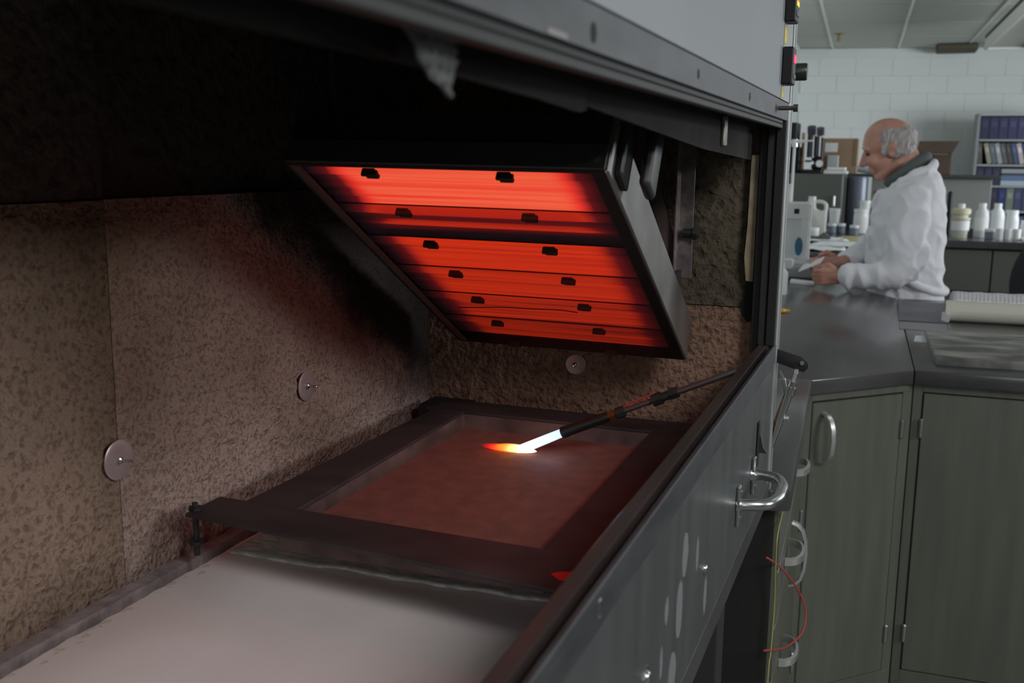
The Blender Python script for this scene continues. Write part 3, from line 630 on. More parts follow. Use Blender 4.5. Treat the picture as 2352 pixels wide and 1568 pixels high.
b.cap(P(.048, -.165, 1.262), .070, P(.030, -.215, 1.12), .074); b.cap(P(.030, -.215, 1.12), .074, P(.020, -.228, 1.00), .062); b.cap(P(.020, -.228, 1.00), .062, P(-.01, -.235, .975), .058); b.cap(P(-.01, -.235, .975), .056, P(-.140, -.208, .958), .049)
b.ell(P(.060, -.215, 1.03), (.055, .045, .10), Matrix.Rotation(R(20), 3, 'Y'))
b.cap(P(-.125, -.21, .958), .048, P(-.162, -.205, .958), .052)
b.cap(P(.03, .165, 1.262), .072, P(-.08, .21, 1.06), .068); b.cap(P(-.08, .21, 1.06), .064, P(-.185, .03, 1.004), .044)
b.tube(smoothpath([P(-.100, -.050, 1.230), P(-.070, -.085, 1.278), P(-.010, -.110, 1.325), P(.055, -.100, 1.365), P(.104, -.045, 1.392), P(.110, 0, 1.396), P(.104, .045, 1.392), P(.055, .100, 1.365), P(-.010, .110, 1.325), P(-.070, .085, 1.278), P(-.100, .050, 1.230)]), [.021]*81, 10)
coat = fuse('lab_coat', b, .0065, coat_m, man, 3, wr, 'white lab coat with turned-down collar and back belt')
b = MB()
b.tube(smoothpath([P(.02, -.225, .985), P(.07, -.215, .945), P(.13, -.17, .915), P(.18, -.09, .900), P(.195, 0, .895), P(.18, .09, .90), P(.10, .19, .92)]), .017, 8)
bl = fuse('coat_belt', b, .005, coat_m, coat, 2, lambda c: .002*noise.noise(c*40))
b = MB()
for s in (-1, 1):
    b.cap(P(.03, s*.09, .86), .10, P(.02, s*.10, .48), .075); b.cap(P(.02, s*.10, .48), .075, P(.04, s*.10, .13), .062)
fuse('trousers', b, .009, trouser_m, man, 3)
b = MB()
for s in (-1, 1): b.cap(P(.05, s*.10, .045), .044, P(-.13, s*.11, .042), .040)
fuse('shoes', b, .008, blk, man, 3)
MB().box(-.05, .05, -.035, .035, 0, .004, .001).build('sample_card', paper_m, label='small white card held in the hands of the man', cat='card', loc=(-.335, PY-.12, .990)).rotation_euler = (R(20), R(-25), R(-20))

# ================================================================ THE TEST CABINET
tc = thing('test_chamber', 'large steel flame test cabinet with brown mineral board lining', 'test chamber', (0, 0, 0))
XF, XW, YE, ZF = -.16, -.73, 1.53, .95
# lining boards of the back wall: lower pair, proud of the upper pair
def pit(x0, x1, y0, y1, z0, z1, axis, m, name, lab=None, amp=.0045, step=.005):
    """board whose visible face is a dense, shallowly pitted grid; axis = 'x' faces +X, 'y' faces -Y"""
    if axis == 'x': U0, U1 = y0, y1
    else: U0, U1 = x0, x1
    nu = max(2, int((U1-U0)/step)); nv = max(2, int((z1-z0)/step)); b = MB(); vs = []
    for j in range(nv+1):
        for i in range(nu+1):
            u = U0+(U1-U0)*i/nu; z = z0+(z1-z0)*j/nv
            edge = min(i, nu-i, j, nv-j) == 0
            h = 0 if edge else amp*(noise.noise(Vector((u*45, z*60, 3)))+.6*noise.noise(Vector((u*95, z*110, 9))))-.0008
            vs.append((x1+h, u, z) if axis == 'x' else (u, y0-h, z))
    fs = []
    for j in range(nv):
        for i in range(nu): q = j*(nu+1)+i; fs.append((q, q+1, q+nu+2, q+nu+1) if axis == 'x' else (q, q+1, q+nu+2, q+nu+1))
    b.poly(vs, fs)
    n0 = len(vs)
    b.b.verts.ensure_lookup_table()
    if axis == 'x': back = [(x0, y0, z0), (x0, y1, z0), (x0, y1, z1), (x0, y0, z1)]
    else: back = [(x0, y1, z0), (x1, y1, z0), (x1, y1, z1), (x0, y1, z1)]
    bv = [b.b.verts.new(p) for p in back]
    V = b.b.verts; V.ensure_lookup_table()
    c = [V[0], V[nu], V[(nu+1)*(nv+1)-1], V[(nu+1)*nv]]
    bot = [V[i] for i in range(nu+1)]; top = [V[(nu+1)*nv+i] for i in range(nu+1)]
    lft = [V[(nu+1)*j] for j in range(nv+1)]; rgt = [V[(nu+1)*j+nu] for j in range(nv+1)]
    for seq, p, q in ((bot, bv[0], bv[1]), (top, bv[3], bv[2]), (lft, bv[0], bv[3]), (rgt, bv[1], bv[2])): b.b.faces.new(seq+[q, p])
    b.b.faces.new(bv)
    bmesh.ops.recalc_face_normals(b.b, faces=b.b.faces)
    return b.build(name, m, tc, label=lab, smooth=60)
pit(XW-.03, XW, .14, .7955, ZF-.02, 1.356, 'x', board_near, 'wall_board', 'pitted brown lower lining board nearest the camera')
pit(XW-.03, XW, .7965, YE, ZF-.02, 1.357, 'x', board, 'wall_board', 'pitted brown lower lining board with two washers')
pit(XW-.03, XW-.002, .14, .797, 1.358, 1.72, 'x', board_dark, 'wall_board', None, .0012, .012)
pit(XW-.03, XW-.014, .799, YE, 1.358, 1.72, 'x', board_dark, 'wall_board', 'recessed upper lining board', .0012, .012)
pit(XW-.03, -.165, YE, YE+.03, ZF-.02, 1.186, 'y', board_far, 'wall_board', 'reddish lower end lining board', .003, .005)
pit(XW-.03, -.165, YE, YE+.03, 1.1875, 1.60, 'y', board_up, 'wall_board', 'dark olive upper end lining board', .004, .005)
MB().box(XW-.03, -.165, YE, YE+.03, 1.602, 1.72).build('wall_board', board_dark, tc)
MB().box(XW-.03, -.17, .14, YE+.03, 1.722, 1.75).build('roof_board', board_dark, tc)
MB().box(XW-.03, -.17, .10, .14, 1.22, 1.75).build('wall_board', board_dark, tc)
MB().box(XW-.045, XW-.031, .09, YE+.045, .90, 1.78).box(XW-.045, -.162, YE+.031, YE+.045, .90, 1.78).box(XW-.045, -.162, .085, .098, .90, .948).box(XW-.045, -.162, .085, .098, 1.22, 1.78).box(XW-.045, -.162, .09, YE+.045, 1.752, 1.78).box(XW-.045, -.165, .09, YE+.045, .90, .925).build('outer_shell', mat('outer_shell_steel', (.25, .26, .26), .5, .4), tc)
MB().box(XW, -.19, .14, YE, .925, .93).build('floor_base', board_dark, tc)
# floor board with a ragged edge along the wall
b = MB(); pts = []
random.seed(3)
yy = .145
while yy < 1.5:
    x = -.7045+.0035*noise.noise(Vector((yy*14, 1, 0)))+.0022*noise.noise(Vector((yy*60, 2, 0))); pts.append((x, yy)); yy += .006
b.prism(pts+[(-.195, 1.5), (-.195, .145)], .932, ZF)
b.build('floor_board', white_board, tc, smooth=0)
b = MB()
for k in range(60):
    y = .42+.48*random.random(); s = .001+.0035*random.random()**2
    b.ell((-.702+.012*random.random()**2+.002, y, ZF+.0006), (s, s*1.5, .0005), seg=8)
b.build('chipped_edge', mat('chipped_board', (.62, .52, .43), .9), tc, kind='stuff')
b = MB()
b.prism([(XW, .145), (XW, 1.0), (XW, 1.5), (-.712, 1.5), (-.7115, .9), (-.7125, .6), (-.7105, .3), (-.712, .145)], .932, .9575)
b.build('edge_strip', curb_m, tc)
# flakes on the floor board
b = MB()
for k, (x, y) in enumerate(((-.372, .660), (-.378, .664), (-.366, .657), (-.36, .655))): b.ell((x, y, ZF+.0005), (.004, .0016, .0012), Matrix.Rotation(.4*k, 3, 'Z'), seg=8)
b.build('flaked_spot', mat('flake', (.45, .36, .28), .9), tc)
# washers with pins
def washer(loc, axis, r):
    m4 = Matrix.Translation(loc) @ (Matrix.Rotation(R(90), 4, 'Y') if axis == 'x' else Matrix.Rotation(R(90), 4, 'X'))
    o = MB().lathe([(r, 0), (r, .0012), (r*.9, .0022), (r*.35, .0012), (r*.3, .0012)], n=36, mx=m4).build('washer', mica, tc)
    MB().lathe([(.0035, .001), (.0035, .004), (.0018, .005), (.0018, .016), (.001, .017)], n=8, mx=m4).build('pin', castal, o)
washer((XW+.002, .7935, 1.0947), 'x', .0208); washer((XW+.002, 1.147, 1.0995), 'x', .0205); washer((-.4706, YE-.002, 1.0794), 'y', .0172)
# door sheet below the opening, with trough rail
MB().box(XF-.0025, XF-.0005, .10, 1.530, .925, 1.118).build('door_sheet', door_steel, tc, 'grey galvanised lower door sheet')
MB().box(XF-.003, XF+.002, .10, 1.497, 1.112, 1.1405, .001).build('rail_lip', lintel_m, tc)
MB().prism([(XF-.003, 1.1395), (XF-.0038, 1.131), (XF-.0065, 1.1285), (XF-.0095, 1.1295), (XF-.0110, 1.1405), (XF-.0205, 1.1415), (XF-.0220, 1.1400), (XF-.0220, .955), (XF-.0185, .955), (XF-.0185, 1.120), (XF-.0035, 1.120)], 0, 1.41,
           mx=Matrix.Translation((0, .10, 0)) @ Matrix(((1, 0, 0, 0), (0, 0, 1, 0), (0, 1, 0, 0), (0, 0, 0, 1)))).build('trough_rail', rail_m, tc)
MB().box(XF-.034, XF-.0005, .10, 1.535, .893, .925, .001).build('bottom_beam', mat('bottom_beam_steel', (.05, .048, .05), .5, .3, var=.25, scale=8), tc)
MB().box(XF-.040, XF-.034, .10, 1.535, .88, .945).build('under_angle', black_steel, tc)
for (y, z, r) in ((.9723, .999, .0045), (.7249, 1.005, .006)):
    MB().ell((XF, y, z), (.0035, r, r), seg=14).lathe([(r*1.6, 0), (r*1.6, .001)], n=16, mx=Matrix.Translation((XF-.0005, y, z)) @ Matrix.Rotation(R(90), 4, 'Y')).build('bolt', castal, tc)
for (y, z) in ((.575, 1.127), (.42, 1.124)):
    MB().box(XF+.0015, XF+.0026, y-.003, y+.003, z-.006, z+.006, .0008).build('screw', castal, tc)
MB().rod((-.182, .63, 1.10), (-.192, .63, 1.10), .012, n=6).build('bolt', castal, tc)
# spilled streaks on the door sheet
dripm = mat('dried_drips', (.17, .178, .185), .6, .2)
for (y, z, w, h) in ((.868, 1.052, .009, .022), (.850, 1.006, .009, .028), (.828, .955, .011, .022), (.795, 1.03, .005, .012), (.78, .99, .0035, .014), (.93, 1.03, .004, .016), (.70, .985, .008, .014), (.985, .965, .006, .02)):
    pts = []
    for k in range(14):
        t = 2*math.pi*k/14; rr = 1+.25*noise.noise(Vector((y*50+math.cos(t)*2, z*50, math.sin(t)*2)))
        pts.append((y+w*1.5*math.cos(t)*rr, z+h*math.sin(t)*rr))
    MB().prism(pts, 0, .0003, mx=Matrix.Translation((XF-.0006, 0, 0)) @ Matrix(((0, 0, 1, 0), (1, 0, 0, 0), (0, 1, 0, 0), (0, 0, 0, 1)))).build('dried_drip', dripm, tc, smooth=0)
# handle on the door sheet
hd = MB().box(XF-.0005, XF+.0045, 1.176, 1.190, .972, 1.022, .0015).box(XF-.0005, XF+.0045, 1.306, 1.320, .972, 1.022, .0015).build('handle', castal, tc, 'cast silver door handle')
MB().tube(smoothpath([(XF, 1.184, .998), (XF+.016, 1.186, .999), (XF+.034, 1.196, .999), (XF+.043, 1.222, .999), (XF+.044, 1.25, .999), (XF+.043, 1.276, .999), (XF+.034, 1.302, .999), (XF+.016, 1.311, .999), (XF, 1.313, .998)], 6),
          [.010, .009, .0078, .0072, .007, .0069, .0068]+[.007]*35+[.0068, .0069, .007, .0072, .0078, .009, .010], 14).build('grip', castal, hd)
MB().box(XF+.0045, XF+.006, 1.180, 1.186, .978, .984, .0004).box(XF+.0045, XF+.006, 1.180, 1.186, 1.010, 1.016, .0004).box(XF+.0045, XF+.006, 1.31, 1.316, .978, .984, .0004).build('screw', castal, hd)
MB().prism([(0, 0), (.014, 0), (.008, .008), (.004, .024), (0, .026)], -.002, .002, mx=Matrix.Translation((XF, 1.350, 1.018)) @ Matrix.Rotation(R(90), 4, 'X')).box(XF, XF+.003, 1.343, 1.357, 1.0, 1.06, .001).build('latch', black_steel, tc)
# jambs at the far end of the opening
MB().box(XF-.012, XF+.001, 1.478, 1.497, 1.1405, 1.457, .001).build('door_jamb', mat('dark_jamb', (.016, .016, .015), .6, 0, spec=.3), tc)
MB().box(XF-.024, XF-.013, 1.484, 1.50, 1.1405, 1.457, .001).build('door_jamb', black_steel, tc)
MB().box(XF-.036, XF-.025, 1.500, 1.512, 1.125, 1.457, .001).build('door_jamb', mat('jamb_grey', (.03, .029, .026), .6, 0, spec=.3), tc)
MB().box(XF-.0005, XF+.0005, 1.4975, 1.530, .93, 1.76).build('end_skin', mat('end_skin_steel', (.33, .34, .34), .4, .4), tc)
b = MB()
pts = [(-.2015, 1.228), (-.2085, 1.229), (-.2125, 1.262), (-.2100, 1.31), (-.2090, 1.41), (-.1985, 1.41), (-.1985, 1.228)]
b.prism(pts, 0, .012, mx=Matrix.Translation((0, 1.525, 0)) @ Matrix.Rotation(R(90), 4, 'X')).build('insulation_strip', mat('tan_insulation', (.33, .27, .17), .9, var=.2, scale=40), tc)
b = MB(); b.prism([(-.2135, 1.175), (-.2155, 1.19), (-.2120, 1.205), (-.2095, 1.224), (-.2035, 1.232), (-.1965, 1.22), (-.1960, 1.17), (-.205, 1.165)], 0, .002, mx=Matrix.Translation((0, 1.528, 0)) @ Matrix.Rotation(R(90), 4, 'X')).build('burnt_gap', gap_m, tc)
# lintel
MB().box(XF-.004, XF, .10, 1.497, 1.4565, 1.481, .0008).build('lintel', lintel_m, tc, 'dark steel lintel strip with screw holes')
MB().box(XF-.030, XF-.004, .10, 1.497, 1.452, 1.4575, .001).box(XF-.012, XF-.004, .10, 1.49, 1.446, 1.452, .001).build('lintel_rib', mat('lintel_rib_steel', (.02, .02, .02), .6, .2), tc)
mxs = Matrix(((0, 0, 1, 0), (1, 0, 0, 0), (0, 1, 0, 0), (0, 0, 0, 1)))
MB().prism([(.10, 1.4515), (.284, 1.4487), (.385, 1.4403), (.44, 1.438), (.56, 1.434), (.64, 1.4300), (.655, 1.4320), (.655, 1.456), (.10, 1.456)], 0, .003, mx=Matrix.Translation((-.201, 0, 0)) @ mxs).build('baffle_plate', mat('sooty_baffle', (.018, .017, .016), .85, 0, var=.3, scale=12, spec=.1), tc)
b = MB(); pts = [(.10, 1.456), (.10, 1.444), (.66, 1.436), (1.0, 1.418), (1.10, 1.413), (1.45, 1.403), (1.455, 1.404), (1.455, 1.456)]
mxs = Matrix(((0, 0, 1, 0), (1, 0, 0, 0), (0, 1, 0, 0), (0, 0, 0, 1)))
b.prism(pts, 0, .003, mx=Matrix.Translation((-.205, 0, 0)) @ mxs).build('baffle_plate', mat('grey_baffle', (.024, .024, .022), .85, 0, var=.25, scale=12, spec=.1), tc)
MB().box(-.202, -.198, 1.20, 1.222, 1.418, 1.452, .001).build('hinge', mat('rusty_hinge', (.22, .20, .17), .5, .6, var=.4, scale=60), tc)
for (y, z, h) in ((.5379, 1.4664, .0055), (.8319, 1.4683, .0040), (1.1191, 1.4678, .0045)):
    MB().lathe([(h, 0), (h, .0006)], n=16, mx=Matrix.Translation((XF-.0003, y, z)) @ Matrix.Rotation(R(90), 4, 'Y')).build('screw_hole', gap_m, tc)
MB().rod((XF, 1.385, 1.469), (XF+.018, 1.385, 1.469), .0028, n=10).rod((XF+.018, 1.385, 1.469), (XF+.024, 1.385, 1.469), .0055, n=6).build('bolt', mat('dark_bolt', (.12, .11, .10), .4, .8), tc)
MB().box(XF, XF+.0006, .462, .492, 1.4575, 1.4605).build('scratch', mat('bare_metal', (.16, .15, .15), .5, .3), tc)
# white hood panel above the lintel
MB().box(XF-.004, XF, .10, 1.395, 1.4815, 2.05, .0008).build('hood_panel', white_paint, tc, 'pale grey painted hood panel')
MB().box(XF-.4, XF-.005, .10, 1.40, 2.045, 2.05).build('hood_top', white_paint, tc)
MB().box(XF-.004, XF+.0005, 1.396, 1.505, 1.4815, 2.05).build('control_strip', mat('aluminium_strip', (.24, .245, .24), .4, .5, var=.15, scale=5), tc)
for z in (1.523, 1.601):
    cbx = MB().box(XF, XF+.014, 1.390, 1.425, z-.0235, z+.0235, .0015).build('controller', blk, tc, ('lower' if z < 1.56 else 'upper')+' black temperature controller')
    MB().box(XF+.0138, XF+.0148, 1.395, 1.420, z+.004, z+.014).build('display', red_led, cbx)
    if z > 1.56: MB().box(XF+.0138, XF+.0148, 1.395, 1.420, z-.003, z+.0025).build('display', yel_led, cbx)
    bt = MB()
    for k in range(3): bt.box(XF+.0138, XF+.0152, 1.396+.009*k, 1.402+.009*k, z-.016, z-.010, .0004)
    bt.build('buttons', mat('button_grey', (.05, .08, .09), .5), cbx)
MB().rod((XF, 1.458, 1.520), (XF+.026, 1.458, 1.520), .0115, n=24, prof=[(.0135, 0), (.0135, .003), (.0115, .004), (.0115, .024), (.0105, .026)]).build('knob', mat('black_green_knob', (.012, .02, .015), .35), tc, 'black round knob')
MB().box(XF+.0005, XF+.001, 1.397, 1.422, 1.552, 1.571).box(XF+.0005, XF+.001, 1.400, 1.418, 1.484, 1.495).build('sticker', yellow_m, tc, 'yellow stickers')
# hanging torn gauze under the lintel
b = MB(); vs = []; fs = []
nx, nz = 14, 16
for j in range(nz+1):
    t = j/nz
    for i in range(nx+1):
        s = i/nx; y0_, y1_ = .352+.040*t+.003*noise.noise(Vector((t*8, 0, 0))), .418-.016*t+.004*noise.noise(Vector((t*9, 5, 0)))
        if j > nz-3: y0_ += .006*(j-nz+3)
        vs.append((-.183+.002*noise.noise(Vector((s*4, t*4, 2))), y0_+(y1_-y0_)*s, 1.456-.030*t+.002*noise.noise(Vector((s*9, t*3, 7)))*t))
for j in range(nz):
    for i in range(nx):
        if (i % 3 == 1 and j % 3 == 1 and j < nz-2): continue
        q = j*(nx+1)+i; fs.append((q, q+1, q+nx+2, q+nx+1))
o = b.poly(vs, fs).build('torn_gauze', mat('sooty_gauze', (.10, .103, .10), .95, var=.2, scale=60), tc, 'torn grey perforated gauze hanging below the lintel')
md = o.modifiers.new('t', 'SOLIDIFY'); md.thickness = .0012
# legs and brackets
MB().box(-.232, -.192, 1.30, 1.355, 0, .89, .002).build('leg', mat('black_leg', (.022, .022, .022), .5), tc)
MB().box(-.232, -.192, .13, .18, 0, .89, .002).box(-.75, -.71, .13, .18, 0, .89, .002).box(-.75, -.71, 1.3, 1.355, 0, .89, .002).build('leg', bpy.data.materials['black_leg'], tc)
b = MB(); b.prism([(-.175, 1.1245), (-.1595, 1.1245), (-.1245, 1.1150), (-.1155, 1.108), (-.1150, 1.100), (-.1215, 1.0930), (-.165, 1.106), (-.175, 1.106)], 0, .006, bev=.0008, mx=Matrix.Translation((0, 1.549, 0)) @ Matrix.Rotation(R(90), 4, 'X'))
b.build('support_arm', mat('arm_black', (.015, .015, .016), .6, spec=.25), tc)
MB().rod((-.1240, 1.542, 1.108), (-.1240, 1.538, 1.108), .0035, n=6).build('bolt', castal, tc)
cyl = MB().rod((-.1635, 1.54, .978), (-.1400, 1.54, 1.062), .0068, n=20).rod((-.1405, 1.54, 1.060), (-.1375, 1.54, 1.071), .0088, n=20).rod((-.1375, 1.54, 1.071), (-.1352, 1.54, 1.079), .0065, n=20).rod((-.1665, 1.54, .967), (-.1635, 1.54, .978), .005, n=12).build('gas_strut', bright_steel, tc, 'small bright steel cylinder of the door strut')
MB().rod((-.1352, 1.54, 1.079), (-.1315, 1.54, 1.093), .0028, n=10).box(-.1345, -.1285, 1.536, 1.544, 1.090, 1.098, .001).build('piston_rod', chrome, cyl)
MB().rod((-.1430, 1.535, 1.063), (-.1490, 1.535, 1.083), .0035, n=12).rod((-.1490, 1.535, 1.083), (-.1545, 1.535, 1.094), .002, n=8).build('hose_fitting', bright_steel, cyl)
MB().rod((-.148, 1.54, 1.021), (-.138, 1.54, 1.022), .003, .0035, n=12).build('fitting', chrome, cyl)
# felt strip under the frame
b = MB(); vs = []; fs = []; nx, ny = 90, 14
for j in range(ny+1):
    for i in range(nx+1):
        s = i/nx; x = -.695+.500*s; t = j/ny
        y0_ = .924+.012*s+.004*noise.noise(Vector((s*9, 0, 0)))+.003*noise.noise(Vector((s*25, 3, 0)))
        lift = max(0, (.010*(noise.noise(Vector((s*6+2, 1, 0)))+.15))*(1-t)**2) if s > .25 else 0
        vs.append((x, y0_+(1.02-y0_)*t, ZF+.0035+lift+.0006*noise.noise(Vector((x*90, t*9, 0)))))
for j in range(ny):
    for i in range(nx): q = j*(nx+1)+i; fs.append((q, q+1, q+nx+2, q+nx+1))
ft = b.poly(vs, fs).build('felt_strip', felt_m, label='grey felt strip with a ragged front edge under the specimen frame', cat='felt')
md = ft.modifiers.new('t', 'SOLIDIFY'); md.thickness = .003

# ================================================================ SPECIMEN FRAME
fr = thing('specimen_frame', 'dark steel frame clamping the brown test board inside the cabinet', 'frame', (0, 0, 0))
MB().prism([(-.690, .845), (-.200, .803), (-.200, .8935), (-.690, .905)], 1.0215, 1.026, .0008).build('front_bar', frame_m, fr)
MB().prism([(-.660, 1.372), (-.200, 1.372), (-.200, 1.435), (-.640, 1.435)], 1.0215, 1.026, .0008).build('back_bar', frame_m, fr)
MB().prism([(-.655, .905), (-.5880, .9035), (-.596, 1.372), (-.645, 1.372)], 1.0215, 1.0258, .0006).build('side_bar', frame_m, fr)
MB().prism([(-.3058, .893), (-.200, .894), (-.200, 1.372), (-.3085, 1.372)], 1.0215, 1.0258, .0006).build('side_bar', frame_m, fr)
MB().box(-.600, -.5955, .892, 1.375, .996, 1.0215).box(-.6, -.30, 1.3720, 1.376, .996, 1.0215).box(-.305, -.300, .892, 1.375, .996, 1.0215).box(-.6, -.30, .886, .892, .984, 1.0215).build('inner_rim', mat('highlight_rim_steel', (.12, .075, .068), .6, .2, var=.35, scale=25), fr)  # rim coloured lighter to stand for highlights along its edges
MB().box(-.645, -.625, 1.08, 1.42, .955, 1.0213).build('support_rail', black_steel, fr)
MB().box(-.255, -.235, 1.08, 1.42, .955, 1.0213).build('support_rail', black_steel, fr)
MB().rod((-.687, .858, .975), (-.687, .858, 1.034), .0032, n=8).rod((-.687, .858, 1.0262), (-.687, .858, 1.0295), .0075, n=6).rod((-.687, .858, .988), (-.687, .858, .992), .0085, n=12).build('stud', black_steel, fr)
MB().box(-.705, -.63, 1.437, 1.50, .955, 1.012, .002).build('end_bracket', black_steel, fr)
b = MB(); b.prism([(-.277, .838), (-.267, .829), (-.256, .831), (-.254, .844), (-.246, .852), (-.249, .860), (-.259, .855), (-.262, .848), (-.269, .846)], 1.0262, 1.0275).build('red_glint_patch', red_m, fr, 'bright red ragged patch standing for the heater glint')  # red glint of the heater on the frame, painted as a flat patch
MB().box(-.5955, -.305, .892, 1.372, .990, 1.000).build('test_board', specimen_m, label='brown fibre board under the flame, held in the dark frame', cat='board')

# ================================================================ RADIANT HEATER
T = Vector((-.4440, .962, 1.3880)); v = Vector((0, .874, -.486)); nf = Vector((0, -.486, -.874))
rx = Vector((1, 0, 0)).copy(); rot = Matrix.Rotation(R(-1.2), 3, nf); rx = rot @ rx; v = rot @ v
HM = Matrix((rx, v, nf)).transposed().to_4x4(); HM.translation = T      # local: x across, y down the slope, z out of the glowing face
ht = thing('radiant_heater', 'glowing red radiant heater panel hanging tilted in the cabinet', 'heater'); ht.matrix_world = HM
HW = .176; HL = .533
MB().box(-HW, HW, -.012, HL+.012, -.058, -.052).box(-HW, HW, -.014, -.008, -.058, .004, .001).box(-HW, -HW+.004, -.012, HL+.012, -.058, .004).box(-HW, HW, HL+.008, HL+.012, -.058, .004).build('housing', mat('housing_black', (.02, .02, .019), .6, .1, spec=.3), ht)
MB().box(-HW, HW, -.017, -.0135, -.025, .003, .001).build('front_strip', mat('housing_black_lip', (.065, .065, .062), .5, .4), ht)
MB().box(HW-.004, HW+.003, -.014, HL+.012, -.058, .004, .0015).build('side_plate', housing_side, ht)
MB().box(-HW, -HW+.014, -.010, HL+.01, .001, .004, .0008).build('side_lip', mat('lip_brown', (.15, .12, .115), .5, .4), ht)
MB().box(HW-.015, HW, -.012, HL+.01, .001, .0045, .0008).build('side_lip', black_steel, ht)
rows = [.003, .095, .181, .271, .360, .451, .526]
def glow_mat(name, a, dark, st=1.0):
    m = bpy.data.materials.new(name); m.use_nodes = True; n = m.node_tree.nodes; l = m.node_tree.links; bs_ = n['Principled BSDF']
    bs_.inputs['Base Color'].default_value = (.03, .015, .013, 1); bs_.inputs['Roughness'].default_value = .8
    tc_ = n.new('ShaderNodeTexCoord'); sx_ = n.new('ShaderNodeSeparateXYZ'); l.new(tc_.outputs['Object'], sx_.inputs[0])
    # temperature falls off to both ends of the element
    ab = n.new('ShaderNodeMath'); ab.operation = 'ABSOLUTE'; l.new(sx_.outputs['X'], ab.inputs[0])
    mp = n.new('ShaderNodeMapping'); mp.inputs['Scale'].default_value = (1.4, 70, 1); l.new(tc_.outputs['Object'], mp.inputs[0])
    ns = n.new('ShaderNodeTexNoise'); ns.inputs['Scale'].default_value = 1.6; ns.inputs['Detail'].default_value = 2; l.new(mp.outputs[0], ns.inputs['Vector'])
    ns2 = n.new('ShaderNodeMath'); ns2.operation = 'MULTIPLY_ADD'; ns2.inputs[1].default_value = .018; l.new(ns.outputs['Fac'], ns2.inputs[0]); l.new(ab.outputs[0], ns2.inputs[2])
    mr = n.new('ShaderNodeMapRange'); mr.interpolation_type = 'SMOOTHERSTEP'; mr.inputs['From Min'].default_value = .178; mr.inputs['From Max'].default_value = .112; mr.inputs['To Min'].default_value = 0; mr.inputs['To Max'].default_value = 1
    l.new(ns2.outputs[0], mr.inputs['Value'])
    rp = n.new('ShaderNodeValToRGB'); rp.color_ramp.elements[0].position = .3; rp.color_ramp.elements[0].color = (dark,)*3+(1,); rp.color_ramp.elements[1].position = .62; rp.color_ramp.elements[1].color = (1, 1, 1, 1)
    l.new(ns.outputs['Fac'], rp.inputs['Fac'])
    if a == 0 and dark == 0:       # the second element glows only in bands
        e = rp.color_ramp.elements; e[0].position = 0; e[0].color = (.8, .8, .8, 1); e[1].position = .20; e[1].color = (1, 1, 1, 1)
        for p_, v_ in ((.27, .72), (.36, .25), (.48, .30), (.60, .85), (.70, .30), (.80, .0), (1, 0)): k_ = e.new(p_); k_.color = (v_, v_, v_, 1)
        my = n.new('ShaderNodeMapRange'); my.inputs['From Min'].default_value = .095; my.inputs['From Max'].default_value = .180; l.new(sx_.outputs['Y'], my.inputs['Value'])
        ad = n.new('ShaderNodeMath'); ad.operation = 'MULTIPLY_ADD'; ad.inputs[1].default_value = .12; l.new(ns.outputs['Fac'], ad.inputs[0]); l.new(my.outputs[0], ad.inputs[2]); ad2 = n.new('ShaderNodeMath'); ad2.operation = 'SUBTRACT'; ad2.inputs[1].default_value = .06; l.new(ad.outputs[0], ad2.inputs[0])
        l.new(ad2.outputs[0], rp.inputs['Fac'])
    mu = n.new('ShaderNodeMath'); mu.operation = 'MULTIPLY'; l.new(mr.outputs[0], mu.inputs[0]); l.new(rp.outputs['Color'], mu.inputs[1])
    cr = n.new('ShaderNodeValToRGB'); e = cr.color_ramp.elements; e[0].position = 0; e[0].color = (.004, .002, .003, 1); e[1].position = 1
    hot = (.86, .115, .05, 1) if a == 2 else ((.60, .028, .006, 1) if a == 1 else (.40, .012, .006, 1))
    e[1].color = hot; k = e.new(.35); k.color = (.10, .004, .006, 1); k = e.new(.72); k.color = ((.78, .035, .022, 1) if a == 2 else (.46, .02, .006, 1))
    l.new(mu.outputs[0], cr.inputs['Fac']); l.new(cr.outputs['Color'], bs_.inputs['Emission Color']); bs_.inputs['Emission Strength'].default_value = st
    return m
gm = [glow_mat('ceramic_hottest', 2, .75), glow_mat('ceramic_patchy', 0, .0, .95), glow_mat('ceramic_hot', 1, .62, .95), glow_mat('ceramic_hot_low', 1, .6, .78), glow_mat('ceramic_cooler', 1, .45, .60), glow_mat('ceramic_cool', 1, .40, .42)]
for i in range(6):
    y0, y1 = rows[i], rows[i+1]-.0014
    # louvred element: narrow upper lip, then a shallow ribbed face
    b = MB(); prof = [(y0, -.004), (y0+.014, -.001), (y0+.016, -.008)]
    k = 0; yv = y0+.016
    while yv < y1-.004:
        prof += [(yv, -.008+.0012*(k % 2)), (yv+.009, -.008+.0012*(k % 2))]; yv += .010; k += 1
    prof += [(y1, -.006), (y1, -.03), (y0, -.03)]
    prof = [p for j, p in enumerate(prof) if j == 0 or p != prof[j-1]]
    nx = 2; XX = (-HW+.006, HW-.006)
    rr = [[b.b.verts.new((x, p[0], p[1])) for p in prof] for x in XX]
    m_ = len(prof)
    for q in range(m_): b.b.faces.new((rr[0][q], rr[0][(q+1) % m_], rr[1][(q+1) % m_], rr[1][q]))
    b.b.faces.new(rr[0][::-1]); b.b.faces.new(rr[1]); bmesh.ops.recalc_face_normals(b.b, faces=b.b.faces)
    b.build('ceramic_element', gm[i], ht, 'hottest, brightest ceramic element' if i == 0 else ('patchy dim ceramic element' if i == 1 else None), smooth=0)
    MB().box(-HW+.004, HW-.008, y0-.0012, y0+.0002, -.012, -.0048).build('divider', clip_m, ht)
clm = MB().box(-.0075, .0075, -.004, .012, -.001, .004, .001).box(-.0075, .011, -.004, .0, .001, .008, .001).mesh('clip', clip_m)
